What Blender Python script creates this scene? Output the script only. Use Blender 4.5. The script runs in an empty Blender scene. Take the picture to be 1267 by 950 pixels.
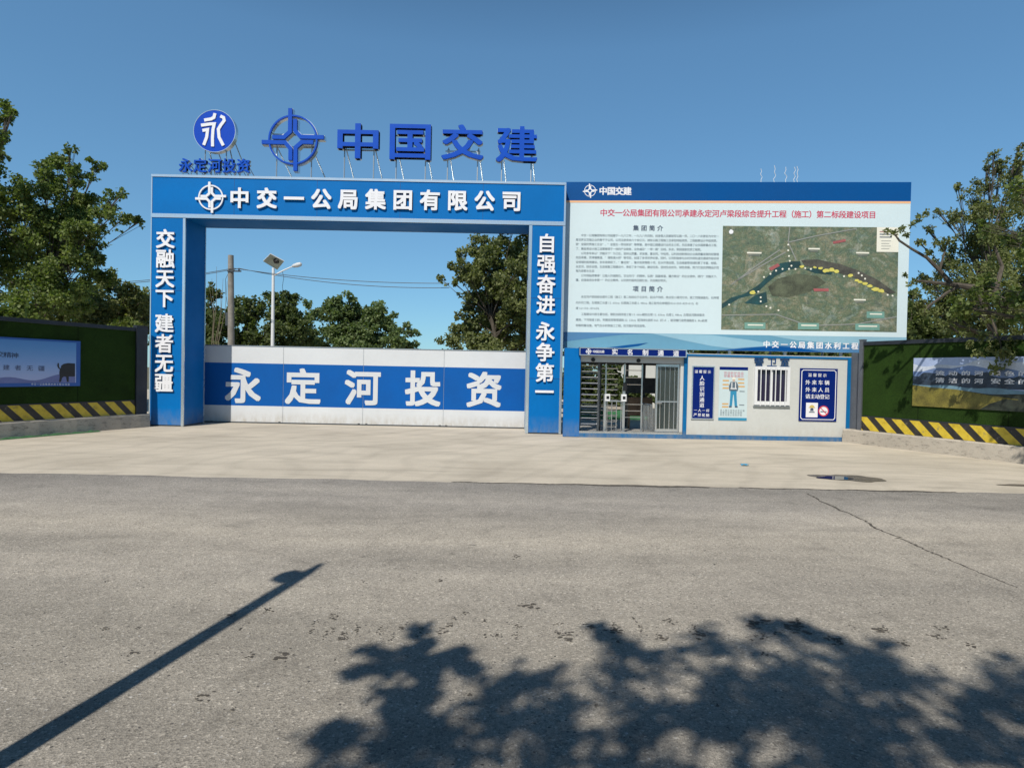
import bpy, math, random
import numpy as np
from mathutils import Vector, Matrix

SC = bpy.context.scene
COL = SC.collection

# ------------------------------------------------------------------ camera
FPX = 760.0
CAMZ = 1.75
PITCH = math.atan(13.0 / FPX)
ROLL = 0.0205
_f = Vector((0, math.cos(PITCH), -math.sin(PITCH)))
_u0 = Vector((0, math.sin(PITCH), math.cos(PITCH)))
_r0 = Vector((1, 0, 0))
RIGHT = math.cos(ROLL) * _r0 + math.sin(ROLL) * _u0
UP = -math.sin(ROLL) * _r0 + math.cos(ROLL) * _u0
FWD = _f
CAM = Vector((0, 0, CAMZ))
cd = bpy.data.cameras.new('camera')
cam = bpy.data.objects.new('camera', cd)
COL.objects.link(cam)
cd.sensor_width = 36.0
cd.lens = 36.0 * FPX / 1267.0
cd.clip_start = 0.05
cd.clip_end = 3000
Mx = Matrix.Identity(4)
for i in range(3):
    Mx[i][0] = RIGHT[i]
    Mx[i][1] = UP[i]
    Mx[i][2] = -FWD[i]
    Mx[i][3] = CAM[i]
cam.matrix_world = Mx
SC.camera = cam

# ------------------------------------------------------------------ light
SUN_AZ = math.radians(22.0)      # to the left of straight behind the camera
SUN_EL = math.radians(48.0)
world = bpy.data.worlds.new('World')
SC.world = world
world.use_nodes = True
wn = world.node_tree
wn.nodes.clear()
wo = wn.nodes.new('ShaderNodeOutputWorld')
wb = wn.nodes.new('ShaderNodeBackground')
sk = wn.nodes.new('ShaderNodeTexSky')
sk.sky_type = 'NISHITA'
sk.sun_disc = False
sk.sun_elevation = SUN_EL
# direction to the sun
SUNV = Vector((-math.sin(SUN_AZ) * math.cos(SUN_EL), -math.cos(SUN_AZ) * math.cos(SUN_EL), math.sin(SUN_EL)))
sk.sun_rotation = math.atan2(SUNV.x, SUNV.y)
sk.air_density = 1.0
sk.dust_density = 0.1
sk.ozone_density = 4.0
wb.inputs['Strength'].default_value = 0.15
tint = wn.nodes.new('ShaderNodeMix')
tint.data_type = 'RGBA'
tint.blend_type = 'MULTIPLY'
tint.inputs[0].default_value = 1.0
tint.inputs[7].default_value = (.61, .99, 1.22, 1)      # the camera's white balance leans to cyan
gam = wn.nodes.new('ShaderNodeGamma')                    # evens out the sky's brightness from zenith to horizon
gam.inputs['Gamma'].default_value = 0.66
wn.links.new(sk.outputs[0], gam.inputs[0])
wn.links.new(gam.outputs[0], tint.inputs[6])
tcw = wn.nodes.new('ShaderNodeTexCoord')
sxw = wn.nodes.new('ShaderNodeSeparateXYZ')
wn.links.new(tcw.outputs['Generated'], sxw.inputs[0])
zen = wn.nodes.new('ShaderNodeValToRGB')                # the sky deepens towards the zenith, darkened there to weaken shadow fill
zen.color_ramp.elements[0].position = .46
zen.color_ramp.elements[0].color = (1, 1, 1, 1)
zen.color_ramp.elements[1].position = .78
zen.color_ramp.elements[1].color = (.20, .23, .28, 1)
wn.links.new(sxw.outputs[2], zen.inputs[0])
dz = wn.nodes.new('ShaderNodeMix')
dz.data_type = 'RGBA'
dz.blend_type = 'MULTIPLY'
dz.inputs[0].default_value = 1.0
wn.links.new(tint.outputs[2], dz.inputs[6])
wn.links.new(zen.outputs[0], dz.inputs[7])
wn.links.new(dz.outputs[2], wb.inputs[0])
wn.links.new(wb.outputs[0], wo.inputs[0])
sl = bpy.data.lights.new('sun', 'SUN')
sl.energy = 4.5
sl.angle = math.radians(0.6)
sl.color = (1.0, 0.94, 0.84)
so = bpy.data.objects.new('sun', sl)
COL.objects.link(so)
so.rotation_euler = (-SUNV).to_track_quat('-Z', 'Y').to_euler()
vs = SC.view_settings
vs.view_transform = 'Standard'
vs.look = 'None'
vs.exposure = 0.2
vs.gamma = 1.0
vs.use_curve_mapping = False


# ------------------------------------------------------------------ pixel helpers (photo 1267 x 950)
def ray(px, py):
    cx = (px - 633.5) / FPX
    cy = (475.0 - py) / FPX
    return RIGHT * cx + UP * cy + FWD


def ground(px, py):
    d = ray(px, py)
    t = -CAMZ / d.z
    p = CAM + d * t
    return Vector((p.x, p.y, 0))


def at(px, py, Y):
    d = ray(px, py)
    return CAM + d * (Y / d.y)


class Frame:
    """an upright plane: origin on the ground, horizontal direction ang; local (u, depth, v)"""
    def __init__(s, ox, oy, ang):
        s.o = Vector((ox, oy, 0))
        s.ang = ang
        s.e = Vector((math.cos(ang), math.sin(ang), 0))
        s.n = Vector((-math.sin(ang), math.cos(ang), 0))

    def uv(s, px, py, off=0.0):
        d = ray(px, py)
        t = ((s.o - CAM).dot(s.n) + off) / d.dot(s.n)
        p = CAM + d * t
        return (p - s.o).dot(s.e), p.z

    def world(s, u, dep, v):
        return s.o + s.e * u + s.n * dep + Vector((0, 0, v))


# ------------------------------------------------------------------ materials
MATS = {}


def hexc(h):
    h = h.lstrip('#')
    c = [int(h[i:i + 2], 16) / 255 for i in (0, 2, 4)]
    return tuple(x / 12.92 if x < .04045 else ((x + .055) / 1.055) ** 2.4 for x in c)


def new_mat(name):
    m = bpy.data.materials.new(name)
    m.use_nodes = True
    nt = m.node_tree
    b = nt.nodes['Principled BSDF']
    return m, nt, b


def nd(nt, t, **kw):
    n = nt.nodes.new(t)
    for k, v in kw.items():
        setattr(n, k, v)
    return n


def noise(nt, vec, scale, detail=4, rough=.55, dist=0.0):
    n = nt.nodes.new('ShaderNodeTexNoise')
    n.inputs['Scale'].default_value = scale
    n.inputs['Detail'].default_value = detail
    n.inputs['Roughness'].default_value = rough
    n.inputs['Distortion'].default_value = dist
    nt.links.new(vec, n.inputs['Vector'])
    return n.outputs['Fac']


def pos(nt, scale=None):
    g = nt.nodes.new('ShaderNodeNewGeometry')
    v = g.outputs['Position']
    if scale:
        mp = nt.nodes.new('ShaderNodeMapping')
        mp.inputs['Scale'].default_value = scale
        nt.links.new(v, mp.inputs['Vector'])
        v = mp.outputs[0]
    return v


def ramp(nt, fac, stops):
    r = nt.nodes.new('ShaderNodeValToRGB')
    e = r.color_ramp.elements
    while len(e) < len(stops):
        e.new(.5)
    for i, (p, c) in enumerate(stops):
        e[i].position = p
        e[i].color = (c[0], c[1], c[2], 1) if not isinstance(c, (int, float)) else (c, c, c, 1)
    nt.links.new(fac, r.inputs[0])
    return r.outputs[0]


def mix(nt, fac, a, b, mode='MIX'):
    m = nt.nodes.new('ShaderNodeMix')
    m.data_type = 'RGBA'
    m.blend_type = mode
    for s, v in ((m.inputs[0], fac), (m.inputs[6], a), (m.inputs[7], b)):
        if isinstance(v, (int, float)):
            s.default_value = v
        elif isinstance(v, tuple):
            s.default_value = (v[0], v[1], v[2], 1)
        else:
            nt.links.new(v, s)
    return m.outputs[2]


def bump(nt, b, h, strength=.3, dist=.02):
    n = nt.nodes.new('ShaderNodeBump')
    n.inputs['Strength'].default_value = strength
    n.inputs['Distance'].default_value = dist
    nt.links.new(h, n.inputs['Height'])
    nt.links.new(n.outputs[0], b.inputs['Normal'])


def mat(name, c, rough=.5, metal=0.0, var=.12, scale=2.0, fine=.05, bmp=0.0, spec=.5):
    """painted / plain surface with slight uneven weathering"""
    if name in MATS:
        return MATS[name]
    m, nt, b = new_mat(name)
    p = pos(nt)
    a = noise(nt, p, scale, 5, .6)
    f = noise(nt, p, scale * 14, 3, .6)
    lo = tuple(x * (1 - var) for x in c)
    hi = tuple(min(1, x * (1 + var * .6)) for x in c)
    col = ramp(nt, a, [(.3, lo), (.7, hi)])
    g = ramp(nt, f, [(.3, 1 - fine * 2), (.7, 1.0)])
    col = mix(nt, 1.0, col, g, 'MULTIPLY')
    nt.links.new(col, b.inputs['Base Color'])
    rr = ramp(nt, a, [(.3, min(1, rough * 1.15)), (.7, rough * .85)])
    nt.links.new(rr, b.inputs['Roughness'])
    b.inputs['Metallic'].default_value = metal
    b.inputs['Specular IOR Level'].default_value = spec
    if bmp:
        bump(nt, b, f, bmp, .01)
    MATS[name] = m
    return m


# ------------------------------------------------------------------ mesh builder
class MB:
    def __init__(s):
        s.v = []
        s.f = []
        s.mi = []
        s.mats = []
        s.cur = 0

    def use(s, m):
        if m not in s.mats:
            s.mats.append(m)
        s.cur = s.mats.index(m)
        return s

    def face(s, idx):
        s.f.append(tuple(idx))
        s.mi.append(s.cur)

    def add(s, vs, fs):
        n = len(s.v)
        s.v.extend(tuple(x) for x in vs)
        for f in fs:
            s.face([i + n for i in f])

    def box(s, x0, x1, y0, y1, z0, z1):
        x0, x1 = min(x0, x1), max(x0, x1)
        y0, y1 = min(y0, y1), max(y0, y1)
        z0, z1 = min(z0, z1), max(z0, z1)
        v = [(x0, y0, z0), (x1, y0, z0), (x1, y1, z0), (x0, y1, z0), (x0, y0, z1), (x1, y0, z1), (x1, y1, z1), (x0, y1, z1)]
        s.add(v, [(0, 3, 2, 1), (4, 5, 6, 7), (0, 1, 5, 4), (1, 2, 6, 5), (2, 3, 7, 6), (3, 0, 4, 7)])
        return s

    def bbox(s, x0, x1, y0, y1, z0, z1, r=.01):
        """box with chamfered vertical and horizontal front edges"""
        x0, x1 = min(x0, x1), max(x0, x1)
        z0, z1 = min(z0, z1), max(z0, z1)
        y0, y1 = min(y0, y1), max(y0, y1)
        o = [(x0, z0), (x1, z0), (x1, z1), (x0, z1)]
        i = [(x0 + r, z0 + r), (x1 - r, z0 + r), (x1 - r, z1 - r), (x0 + r, z1 - r)]
        v = [(a, y0, c) for a, c in i] + [(a, y0 + r, c) for a, c in o] + [(a, y1, c) for a, c in o]
        f = [(0, 1, 2, 3), (11, 10, 9, 8)]
        for k in range(4):
            l = (k + 1) % 4
            f.append((k, k + 4, l + 4, l))
            f.append((k + 4, k + 8, l + 8, l + 4))
        f = [tuple(reversed(q)) if n > 1 else q for n, q in enumerate(f)]
        f = [tuple(reversed(q)) if n > 1 else q for n, q in enumerate(f)]
        s.add(v, f)
        return s

    def prism(s, poly, y0, y1):
        """poly: (x,z) outline, extruded along y"""
        n = len(poly)
        a = sum(poly[i][0] * poly[(i + 1) % n][1] - poly[(i + 1) % n][0] * poly[i][1] for i in range(n))
        if a < 0:
            poly = poly[::-1]
        v = [(x, y0, z) for x, z in poly] + [(x, y1, z) for x, z in poly]
        f = [tuple(range(n)), tuple(range(2 * n - 1, n - 1, -1))]
        for k in range(n):
            l = (k + 1) % n
            f.append((l, k, k + n, l + n))
        s.add(v, f)
        return s

    def sheet(s, poly, y):
        n = len(poly)
        a = sum(poly[i][0] * poly[(i + 1) % n][1] - poly[(i + 1) % n][0] * poly[i][1] for i in range(n))
        if a < 0:
            poly = poly[::-1]
        s.add([(x, y, z) for x, z in poly], [tuple(range(n))])
        return s

    def flat(s, poly, z):
        n = len(poly)
        a = sum(poly[i][0] * poly[(i + 1) % n][1] - poly[(i + 1) % n][0] * poly[i][1] for i in range(n))
        if a < 0:
            poly = poly[::-1]
        s.add([(x, y, z) for x, y in poly], [tuple(range(n))])
        return s

    def strip(s, pts, w, y0, y1, closed=False):
        """mitred bar along a 2-D (x,z) polyline, extruded along y"""
        n = len(pts)
        L, R = [], []
        for i in range(n):
            p = Vector(pts[i])
            if closed:
                a, b = Vector(pts[i - 1]), Vector(pts[(i + 1) % n])
            else:
                a = Vector(pts[i - 1]) if i else None
                b = Vector(pts[i + 1]) if i < n - 1 else None
            d1 = (p - a).normalized() if a is not None else None
            d2 = (b - p).normalized() if b is not None else None
            if d1 is None:
                d1 = d2
            if d2 is None:
                d2 = d1
            n1 = Vector((-d1.y, d1.x))
            n2 = Vector((-d2.y, d2.x))
            m = (n1 + n2)
            m = m.normalized() if m.length > 1e-6 else n1
            k = w / 2 / max(.35, m.dot(n1))
            L.append(p + m * k)
            R.append(p - m * k)
        rng = range(n) if closed else range(n - 1)
        base = len(s.v)
        for i in range(n):
            s.v += [(L[i].x, y0, L[i].y), (R[i].x, y0, R[i].y), (L[i].x, y1, L[i].y), (R[i].x, y1, R[i].y)]
        for i in rng:
            j = (i + 1) % n
            a = base + 4 * i
            b = base + 4 * j
            s.face((a, a + 1, b + 1, b))
            s.face((a + 2, b + 2, b + 3, a + 3))
            s.face((a, b, b + 2, a + 2))
            s.face((a + 1, a + 3, b + 3, b + 1))
        if not closed:
            a = base
            s.face((a, a + 2, a + 3, a + 1))
            a = base + 4 * (n - 1)
            s.face((a, a + 1, a + 3, a + 2))
        return s

    def tube(s, pts, rad, seg=8, cap=True):
        pts = [Vector(p) for p in pts]
        if isinstance(rad, (int, float)):
            rad = [rad] * len(pts)
        base = len(s.v)
        n = len(pts)
        prev = None
        for i in range(n):
            d = (pts[min(i + 1, n - 1)] - pts[max(i - 1, 0)]).normalized()
            if prev is None:
                a = d.orthogonal().normalized()
            else:
                a = prev - d * prev.dot(d)
                a = a.normalized() if a.length > 1e-5 else d.orthogonal().normalized()
            prev = a
            b = d.cross(a)
            for k in range(seg):
                t = 2 * math.pi * k / seg
                q = pts[i] + (a * math.cos(t) + b * math.sin(t)) * rad[i]
                s.v.append(tuple(q))
        for i in range(n - 1):
            for k in range(seg):
                l = (k + 1) % seg
                s.face((base + i * seg + k, base + i * seg + l, base + (i + 1) * seg + l, base + (i + 1) * seg + k))
        if cap:
            s.face(tuple(base + k for k in range(seg))[::-1])
            s.face(tuple(base + (n - 1) * seg + k for k in range(seg)))
        return s

    def disc(s, cx, cz, r, y0, y1, seg=40):
        return s.prism([(cx + r * math.cos(2 * math.pi * k / seg), cz + r * math.sin(2 * math.pi * k / seg)) for k in range(seg)], y0, y1)

    def build(s, name, m=None, parent=None, smooth=False):
        me = bpy.data.meshes.new(name)
        me.from_pydata(s.v, [], s.f)
        if m is not None:
            me.materials.append(m)
        else:
            for q in s.mats:
                me.materials.append(q)
            me.polygons.foreach_set('material_index', s.mi)
        if smooth:
            me.polygons.foreach_set('use_smooth', [True] * len(me.polygons))
        me.update()
        o = bpy.data.objects.new(name, me)
        COL.objects.link(o)
        if parent is not None:
            o.parent = parent
        return o


def thing(name, label, cat, fr=None, loc=(0, 0, 0), rotz=0.0, group=None):
    o = bpy.data.objects.new(name, None)
    COL.objects.link(o)
    o.empty_display_size = .2
    if fr is not None:
        o.location = fr.o
        o.rotation_euler = (0, 0, fr.ang)
    else:
        o.location = loc
        o.rotation_euler = (0, 0, rotz)
    o['label'] = label
    o['category'] = cat
    if group:
        o['group'] = group
    return o


def tag(o, label, cat, group=None):
    o['label'] = label
    o['category'] = cat
    if group:
        o['group'] = group
    return o


def struct(name, mb, m, parent=None):
    o = mb.build(name, m, parent)
    if parent is None:
        o['kind'] = 'structure'
    return o


def copy_tree(o, parent=None):
    c = o.copy()
    COL.objects.link(c)
    c.parent = parent
    for ch in list(o.children):
        copy_tree(ch, c)
    return c


# ------------------------------------------------------------------ lettering (Blender's built-in font)
_G = {}


def glyph(ch, off=0.0, flat=True, res=2):
    k = (ch, off, flat)
    if k in _G:
        return _G[k]
    cu = bpy.data.curves.new('glyph', 'FONT')
    cu.body = ch
    cu.size = 1
    cu.offset = off
    cu.resolution_u = res
    cu.extrude = 0.0 if flat else .5
    cu.fill_mode = 'FRONT' if flat else 'BOTH'
    o = bpy.data.objects.new('glyph', cu)
    COL.objects.link(o)
    bpy.context.view_layer.update()
    me = bpy.data.meshes.new_from_object(o.evaluated_get(bpy.context.evaluated_depsgraph_get()))
    vs = [(v.co.x, v.co.y, v.co.z) for v in me.vertices]
    fs = [tuple(p.vertices) for p in me.polygons]
    bpy.data.objects.remove(o)
    bpy.data.curves.remove(cu)
    bpy.data.meshes.remove(me)
    _G[k] = (vs, fs)
    return _G[k]


def put(mb, ch, cx, cz, w, h, y0, y1=None, bold=0.0, fit=False):
    """one character centred at (cx, cz); w, h = em size (or the exact box when fit); y0 front, y1 back.
    Weight comes from a few shifted copies, each a hair deeper than the last, so that nothing is coplanar."""
    if ch in ' \u3000':
        return
    flat = y1 is None
    vs, fs = glyph(ch, 0.0, flat)
    if not vs:
        return
    xs = [v[0] for v in vs]
    zs = [v[1] for v in vs]
    ax, bx, az, bz = min(xs), max(xs), min(zs), max(zs)
    if fit:
        ax, bx, az, bz = ax - bold, bx + bold, az - bold, bz + bold
        sx, sz = w / (bx - ax), h / (bz - az)
        ox, oz = (ax + bx) / 2, (az + bz) / 2
    else:
        sx, sz, ox, oz = w, h, .5, .38
        if ord(ch) < 128:
            ox = .28
    if bold <= 0:
        sh = [(0, 0)]
    elif w < .16:
        sh = [(bold, 0), (-bold, 0)]
    elif w < .35:
        sh = [(bold, bold * .7), (-bold, -bold * .7), (-bold, bold * .7), (bold, -bold * .7)]
    else:
        sh = [(bold, bold), (-bold, -bold), (-bold, bold), (bold, -bold), (bold, 0), (-bold, 0), (0, bold), (0, -bold)]
    stp = .0004
    for k, (dx, dz) in enumerate(sh):
        ya = y0 + k * stp
        if flat:
            q = [(cx + (v[0] + dx - ox) * sx, ya, cz + (v[1] + dz - oz) * sz) for v in vs]
        else:
            q = [(cx + (v[0] + dx - ox) * sx, ya if v[2] > 0 else y1 - k * stp, cz + (v[1] + dz - oz) * sz) for v in vs]
        mb.add(q, fs)


def row(mb, fr, text, p0, p1, em, y0, y1=None, bold=0.0, emh=None):
    """text whose first / last character centres are the photo pixels p0 / p1; em in photo pixels"""
    n = len(text)
    for i, ch in enumerate(text):
        t = i / max(1, n - 1)
        px, py = p0[0] + (p1[0] - p0[0]) * t, p0[1] + (p1[1] - p0[1]) * t
        u, v = fr.uv(px, py, y0)
        u2, v2 = fr.uv(px + em, py, y0)
        u3, v3 = fr.uv(px, py - (emh or em), y0)
        put(mb, ch, u, v, u2 - u, v3 - v, y0, y1, bold)


def rect(fr, x0, y0, x1, y1, off=0.0):
    """upright rectangle (u0,u1,v0,v1) from two photo corners (top-left, bottom-right)"""
    a = fr.uv(x0, y0, off)
    b = fr.uv(x1, y1, off)
    return a[0], b[0], b[1], a[1]


def emblem(mb, cx, cz, r, y0, y1, bar=.115, ring=.06):
    br = [(-.095, 1.0), (-.095, .25), (-.29, .07), (-.66, .07)]
    for k in range(4):
        pts = []
        for x, z in br:
            for _ in range(k):
                x, z = z, -x
            pts.append((cx + x * r, cz + z * r))
        mb.strip(pts, bar * r, y0, y1)
    R = .77
    mb.strip([(cx + R * r * math.cos(2 * math.pi * i / 48), cz + R * r * math.sin(2 * math.pi * i / 48)) for i in range(48)],
             ring * r, y0 + (y1 - y0) * .12, y1 - (y1 - y0) * .1, closed=True)


# ------------------------------------------------------------------ shared materials
M_BLUE = mat('blue_panel', (0.0, .132, .41), .55, 0, .10, .7, .02, 0, .12)
M_BLUE2 = mat('booth_blue', (.004, .125, .32), .5, 0, .15, 1.5, .06, 0, .15)
M_TRIM = mat('aluminium_trim', (.62, .68, .72), .28, .75, .1, 3, .02)
M_WHITE = mat('white_paint', (.66, .67, .68), .4, 0, .05, 1.2, .02)
M_LETTER = mat('white_letter', (.72, .72, .75), .35, 0, .04, 3, .01)
M_GATEBLUE = mat('gate_blue', (.0, .086, .34), .55, 0, .10, .9, .02, 0, .2)
M_GATEWHITE = mat('gate_white', (.57, .585, .60), .5, 0, .07, .8, .01)
M_SIGNBLUE = mat('sign_letter_blue', (.001, .066, .44), .5, 0, .10, 2, .03, 0, .15)
M_DISC = mat('disc_blue', (.001, .055, .44), .5, 0, .08, 2, .03, 0, .15)
M_STEEL = mat('galvanised_steel', (.45, .48, .50), .4, .8, .2, 6, .1)
M_DARKSTEEL = mat('dark_steel', (.10, .11, .12), .45, .6, .2, 6, .1)
M_STAINLESS = mat('stainless_steel', (.66, .67, .68), .25, .9, .1, 5, .05)
M_BLACK = mat('black_plastic', (.012, .012, .014), .4, 0, .2, 5, .1)
M_NAVY = mat('navy_print', (.0, .013, .14), .5, 0, .08, 2, .03, 0, .15)
M_BILLWHITE = mat('billboard_print', (.54, .645, .675), .5, 0, .04, .5, .01)
M_RED = mat('red_print', (.50, .03, .08), .5, 0, .05, 2, .02)
M_INK = mat('grey_ink', (.16, .20, .23), .6, 0, .1, 4, .02)
M_INK2 = mat('dark_ink', (.05, .08, .13), .6, 0, .1, 4, .02)
M_BAND = mat('band_blue', (.0, .066, .24), .5, 0, .06, .6, .02, 0, .15)
M_ORANGE = mat('orange_line', (.75, .42, .22), .5, 0, .05, 2, .02)
M_WAVE1 = mat('wave_light', (.11, .28, .40), .5, 0, .08, .6, .02)
M_WAVE2 = mat('wave_pale', (.24, .42, .52), .5, 0, .08, .6, .02)
M_WAVE3 = mat('wave_mid', (.06, .18, .35), .5, 0, .08, .6, .02)
M_WALL = mat('booth_wall', (.50, .51, .49), .5, 0, .06, .9, .02)
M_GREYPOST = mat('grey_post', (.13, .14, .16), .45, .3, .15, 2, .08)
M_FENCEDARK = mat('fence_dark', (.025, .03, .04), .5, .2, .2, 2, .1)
M_CONCPOLE = mat('concrete_pole', (.27, .25, .22), .85, 0, .25, 3, .15, .3)
M_LEGEND = mat('legend_cream', (.72, .70, .60), .5, 0, .05, 3, .02)


def m_concrete(name, c, stain):
    m, nt, b = new_mat(name)
    p = pos(nt)
    a = noise(nt, p, .9, 6, .65)
    d = noise(nt, pos(nt, (1, 1, 2.5)), 5, 6, .7)
    f = noise(nt, p, 40, 3, .6)
    col = ramp(nt, a, [(.3, tuple(x * .78 for x in c)), (.7, c)])
    col = mix(nt, ramp(nt, d, [(.52, 0.0), (.72, stain)]), col, (.06, .055, .05))
    col = mix(nt, 1.0, col, ramp(nt, f, [(.25, .82), (.7, 1.0)]), 'MULTIPLY')
    nt.links.new(col, b.inputs['Base Color'])
    b.inputs['Roughness'].default_value = .9
    bump(nt, b, f, .35, .01)
    return m


M_CONCBASE = m_concrete('fence_concrete', (.47, .42, .35), .7)


def splash(m, zlo, zhi, c, amount, scale=3.0):
    """mud and dust thrown up on the foot of a surface: patchy, worn into the paint"""
    nt = m.node_tree
    b = nt.nodes['Principled BSDF']
    src = b.inputs['Base Color'].links[0].from_socket
    sx = nd(nt, 'ShaderNodeSeparateXYZ')
    nt.links.new(pos(nt), sx.inputs[0])
    mr = nd(nt, 'ShaderNodeMapRange')
    mr.inputs[1].default_value = zlo
    mr.inputs[2].default_value = zhi
    mr.inputs[3].default_value = 1.0
    mr.inputs[4].default_value = 0.0
    nt.links.new(sx.outputs[2], mr.inputs[0])
    sp = ramp(nt, noise(nt, pos(nt, (2.2, 2.2, .9)), scale, 6, .7), [(.36, .1), (.70, amount)])
    f = nd(nt, 'ShaderNodeMath', operation='MULTIPLY')
    nt.links.new(mr.outputs[0], f.inputs[0])
    nt.links.new(sp, f.inputs[1])
    nt.links.new(mix(nt, f.outputs[0], src, c), b.inputs['Base Color'])


splash(M_GATEWHITE, .10, .42, (.36, .32, .26), .7)
splash(M_BLUE, .03, .55, (.20, .21, .21), .6)
splash(M_WALL, .10, .50, (.36, .32, .26), .6)
splash(M_BLUE2, .0, .28, (.24, .22, .19), .7)


# ------------------------------------------------------------------ ground, road, apron
def m_ground():
    m, nt, b = new_mat('ground_earth')
    p = pos(nt)
    a = noise(nt, p, .25, 6, .6)
    f = noise(nt, p, 6, 5, .65)
    col = ramp(nt, a, [(.35, (.20, .17, .12)), (.55, (.13, .13, .06)), (.7, (.26, .22, .16))])
    col = mix(nt, 1.0, col, ramp(nt, f, [(.3, .6), (.7, 1.0)]), 'MULTIPLY')
    nt.links.new(col, b.inputs['Base Color'])
    b.inputs['Roughness'].default_value = .95
    bump(nt, b, f, .5, .04)
    return m


def m_asphalt():
    m, nt, b = new_mat('old_asphalt')
    p = pos(nt)
    big = noise(nt, pos(nt, (.16, .75, 1)), 1.0, 5, .6)
    med = noise(nt, p, 2.6, 8, .72, .3)
    col = ramp(nt, big, [(.28, (.245, .228, .202)), (.5, (.35, .323, .284)), (.72, (.45, .412, .357))])
    col = mix(nt, 1.0, col, ramp(nt, med, [(.25, .70), (.45, .95), (.55, 1.0), (.75, 1.12)]), 'MULTIPLY')
    # wheel lanes and the dusty crown of the road run along x
    sx = nd(nt, 'ShaderNodeSeparateXYZ')
    nt.links.new(p, sx.inputs[0])
    wob = noise(nt, pos(nt, (.2, .2, .2)), 1, 3, .5)
    yw = nd(nt, 'ShaderNodeMath', operation='MULTIPLY_ADD')
    nt.links.new(wob, yw.inputs[0])
    yw.inputs[1].default_value = 1.6
    nt.links.new(sx.outputs[1], yw.inputs[2])
    yn = nd(nt, 'ShaderNodeMapRange')
    yn.inputs[1].default_value = 2.0
    yn.inputs[2].default_value = 11.0
    nt.links.new(yw.outputs[0], yn.inputs[0])
    lane = ramp(nt, yn.outputs[0], [(.0, (.72, .73, .73)), (.15, (.83, .82, .80)), (.30, (.93, .92, .89)), (.45, (1.0, .99, .97)), (.60, (1.14, 1.12, 1.08)), (.76, (.98, .98, .99)), (.9, (.76, .77, .79))])
    col = mix(nt, 1.0, col, lane, 'MULTIPLY')
    # aggregate: pale stones and dark pits
    vo = nd(nt, 'ShaderNodeTexVoronoi')
    vo.inputs['Scale'].default_value = 80
    vo.inputs['Randomness'].default_value = 1
    nt.links.new(p, vo.inputs['Vector'])
    hs = nd(nt, 'ShaderNodeSeparateColor')
    nt.links.new(vo.outputs['Color'], hs.inputs[0])
    stone = ramp(nt, hs.outputs[0], [(.0, .52), (.18, .80), (.6, 1.0), (.88, 1.09), (.965, 1.4), (1.0, 1.75)])
    col = mix(nt, .8, col, stone, 'MULTIPLY')
    vo2 = nd(nt, 'ShaderNodeTexVoronoi')
    vo2.inputs['Scale'].default_value = 30
    nt.links.new(p, vo2.inputs['Vector'])
    hs2 = nd(nt, 'ShaderNodeSeparateColor')
    nt.links.new(vo2.outputs['Color'], hs2.inputs[0])
    gate = nd(nt, 'ShaderNodeMath', operation='LESS_THAN')
    nt.links.new(vo2.outputs['Distance'], gate.inputs[0])
    gate.inputs[1].default_value = .23
    pick = nd(nt, 'ShaderNodeMath', operation='GREATER_THAN')
    nt.links.new(hs2.outputs[1], pick.inputs[0])
    pick.inputs[1].default_value = .84
    both = nd(nt, 'ShaderNodeMath', operation='MULTIPLY')
    nt.links.new(gate.outputs[0], both.inputs[0])
    nt.links.new(pick.outputs[0], both.inputs[1])
    col = mix(nt, both.outputs[0], col, ramp(nt, hs2.outputs[0], [(.0, (.07, .065, .06)), (.5, (.12, .11, .10)), (.55, (.36, .34, .31)), (1, (.46, .44, .41))]))
    fine = noise(nt, p, 150, 2, .6)
    col = mix(nt, 1.0, col, ramp(nt, fine, [(.3, .64), (.7, 1.18)]), 'MULTIPLY')
    # oil drips and damp stains
    st = noise(nt, pos(nt, (.8, 2.2, 1)), 2.3, 4, .6, .6)
    col = mix(nt, ramp(nt, st, [(.70, 0.0), (.75, .7)]), col, (.055, .05, .045))
    nt.links.new(col, b.inputs['Base Color'])
    b.inputs['Roughness'].default_value = .88
    b.inputs['Specular IOR Level'].default_value = .3
    h = mix(nt, .5, fine, vo.outputs['Distance'])
    bump(nt, b, h, .55, .012)
    return m


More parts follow.
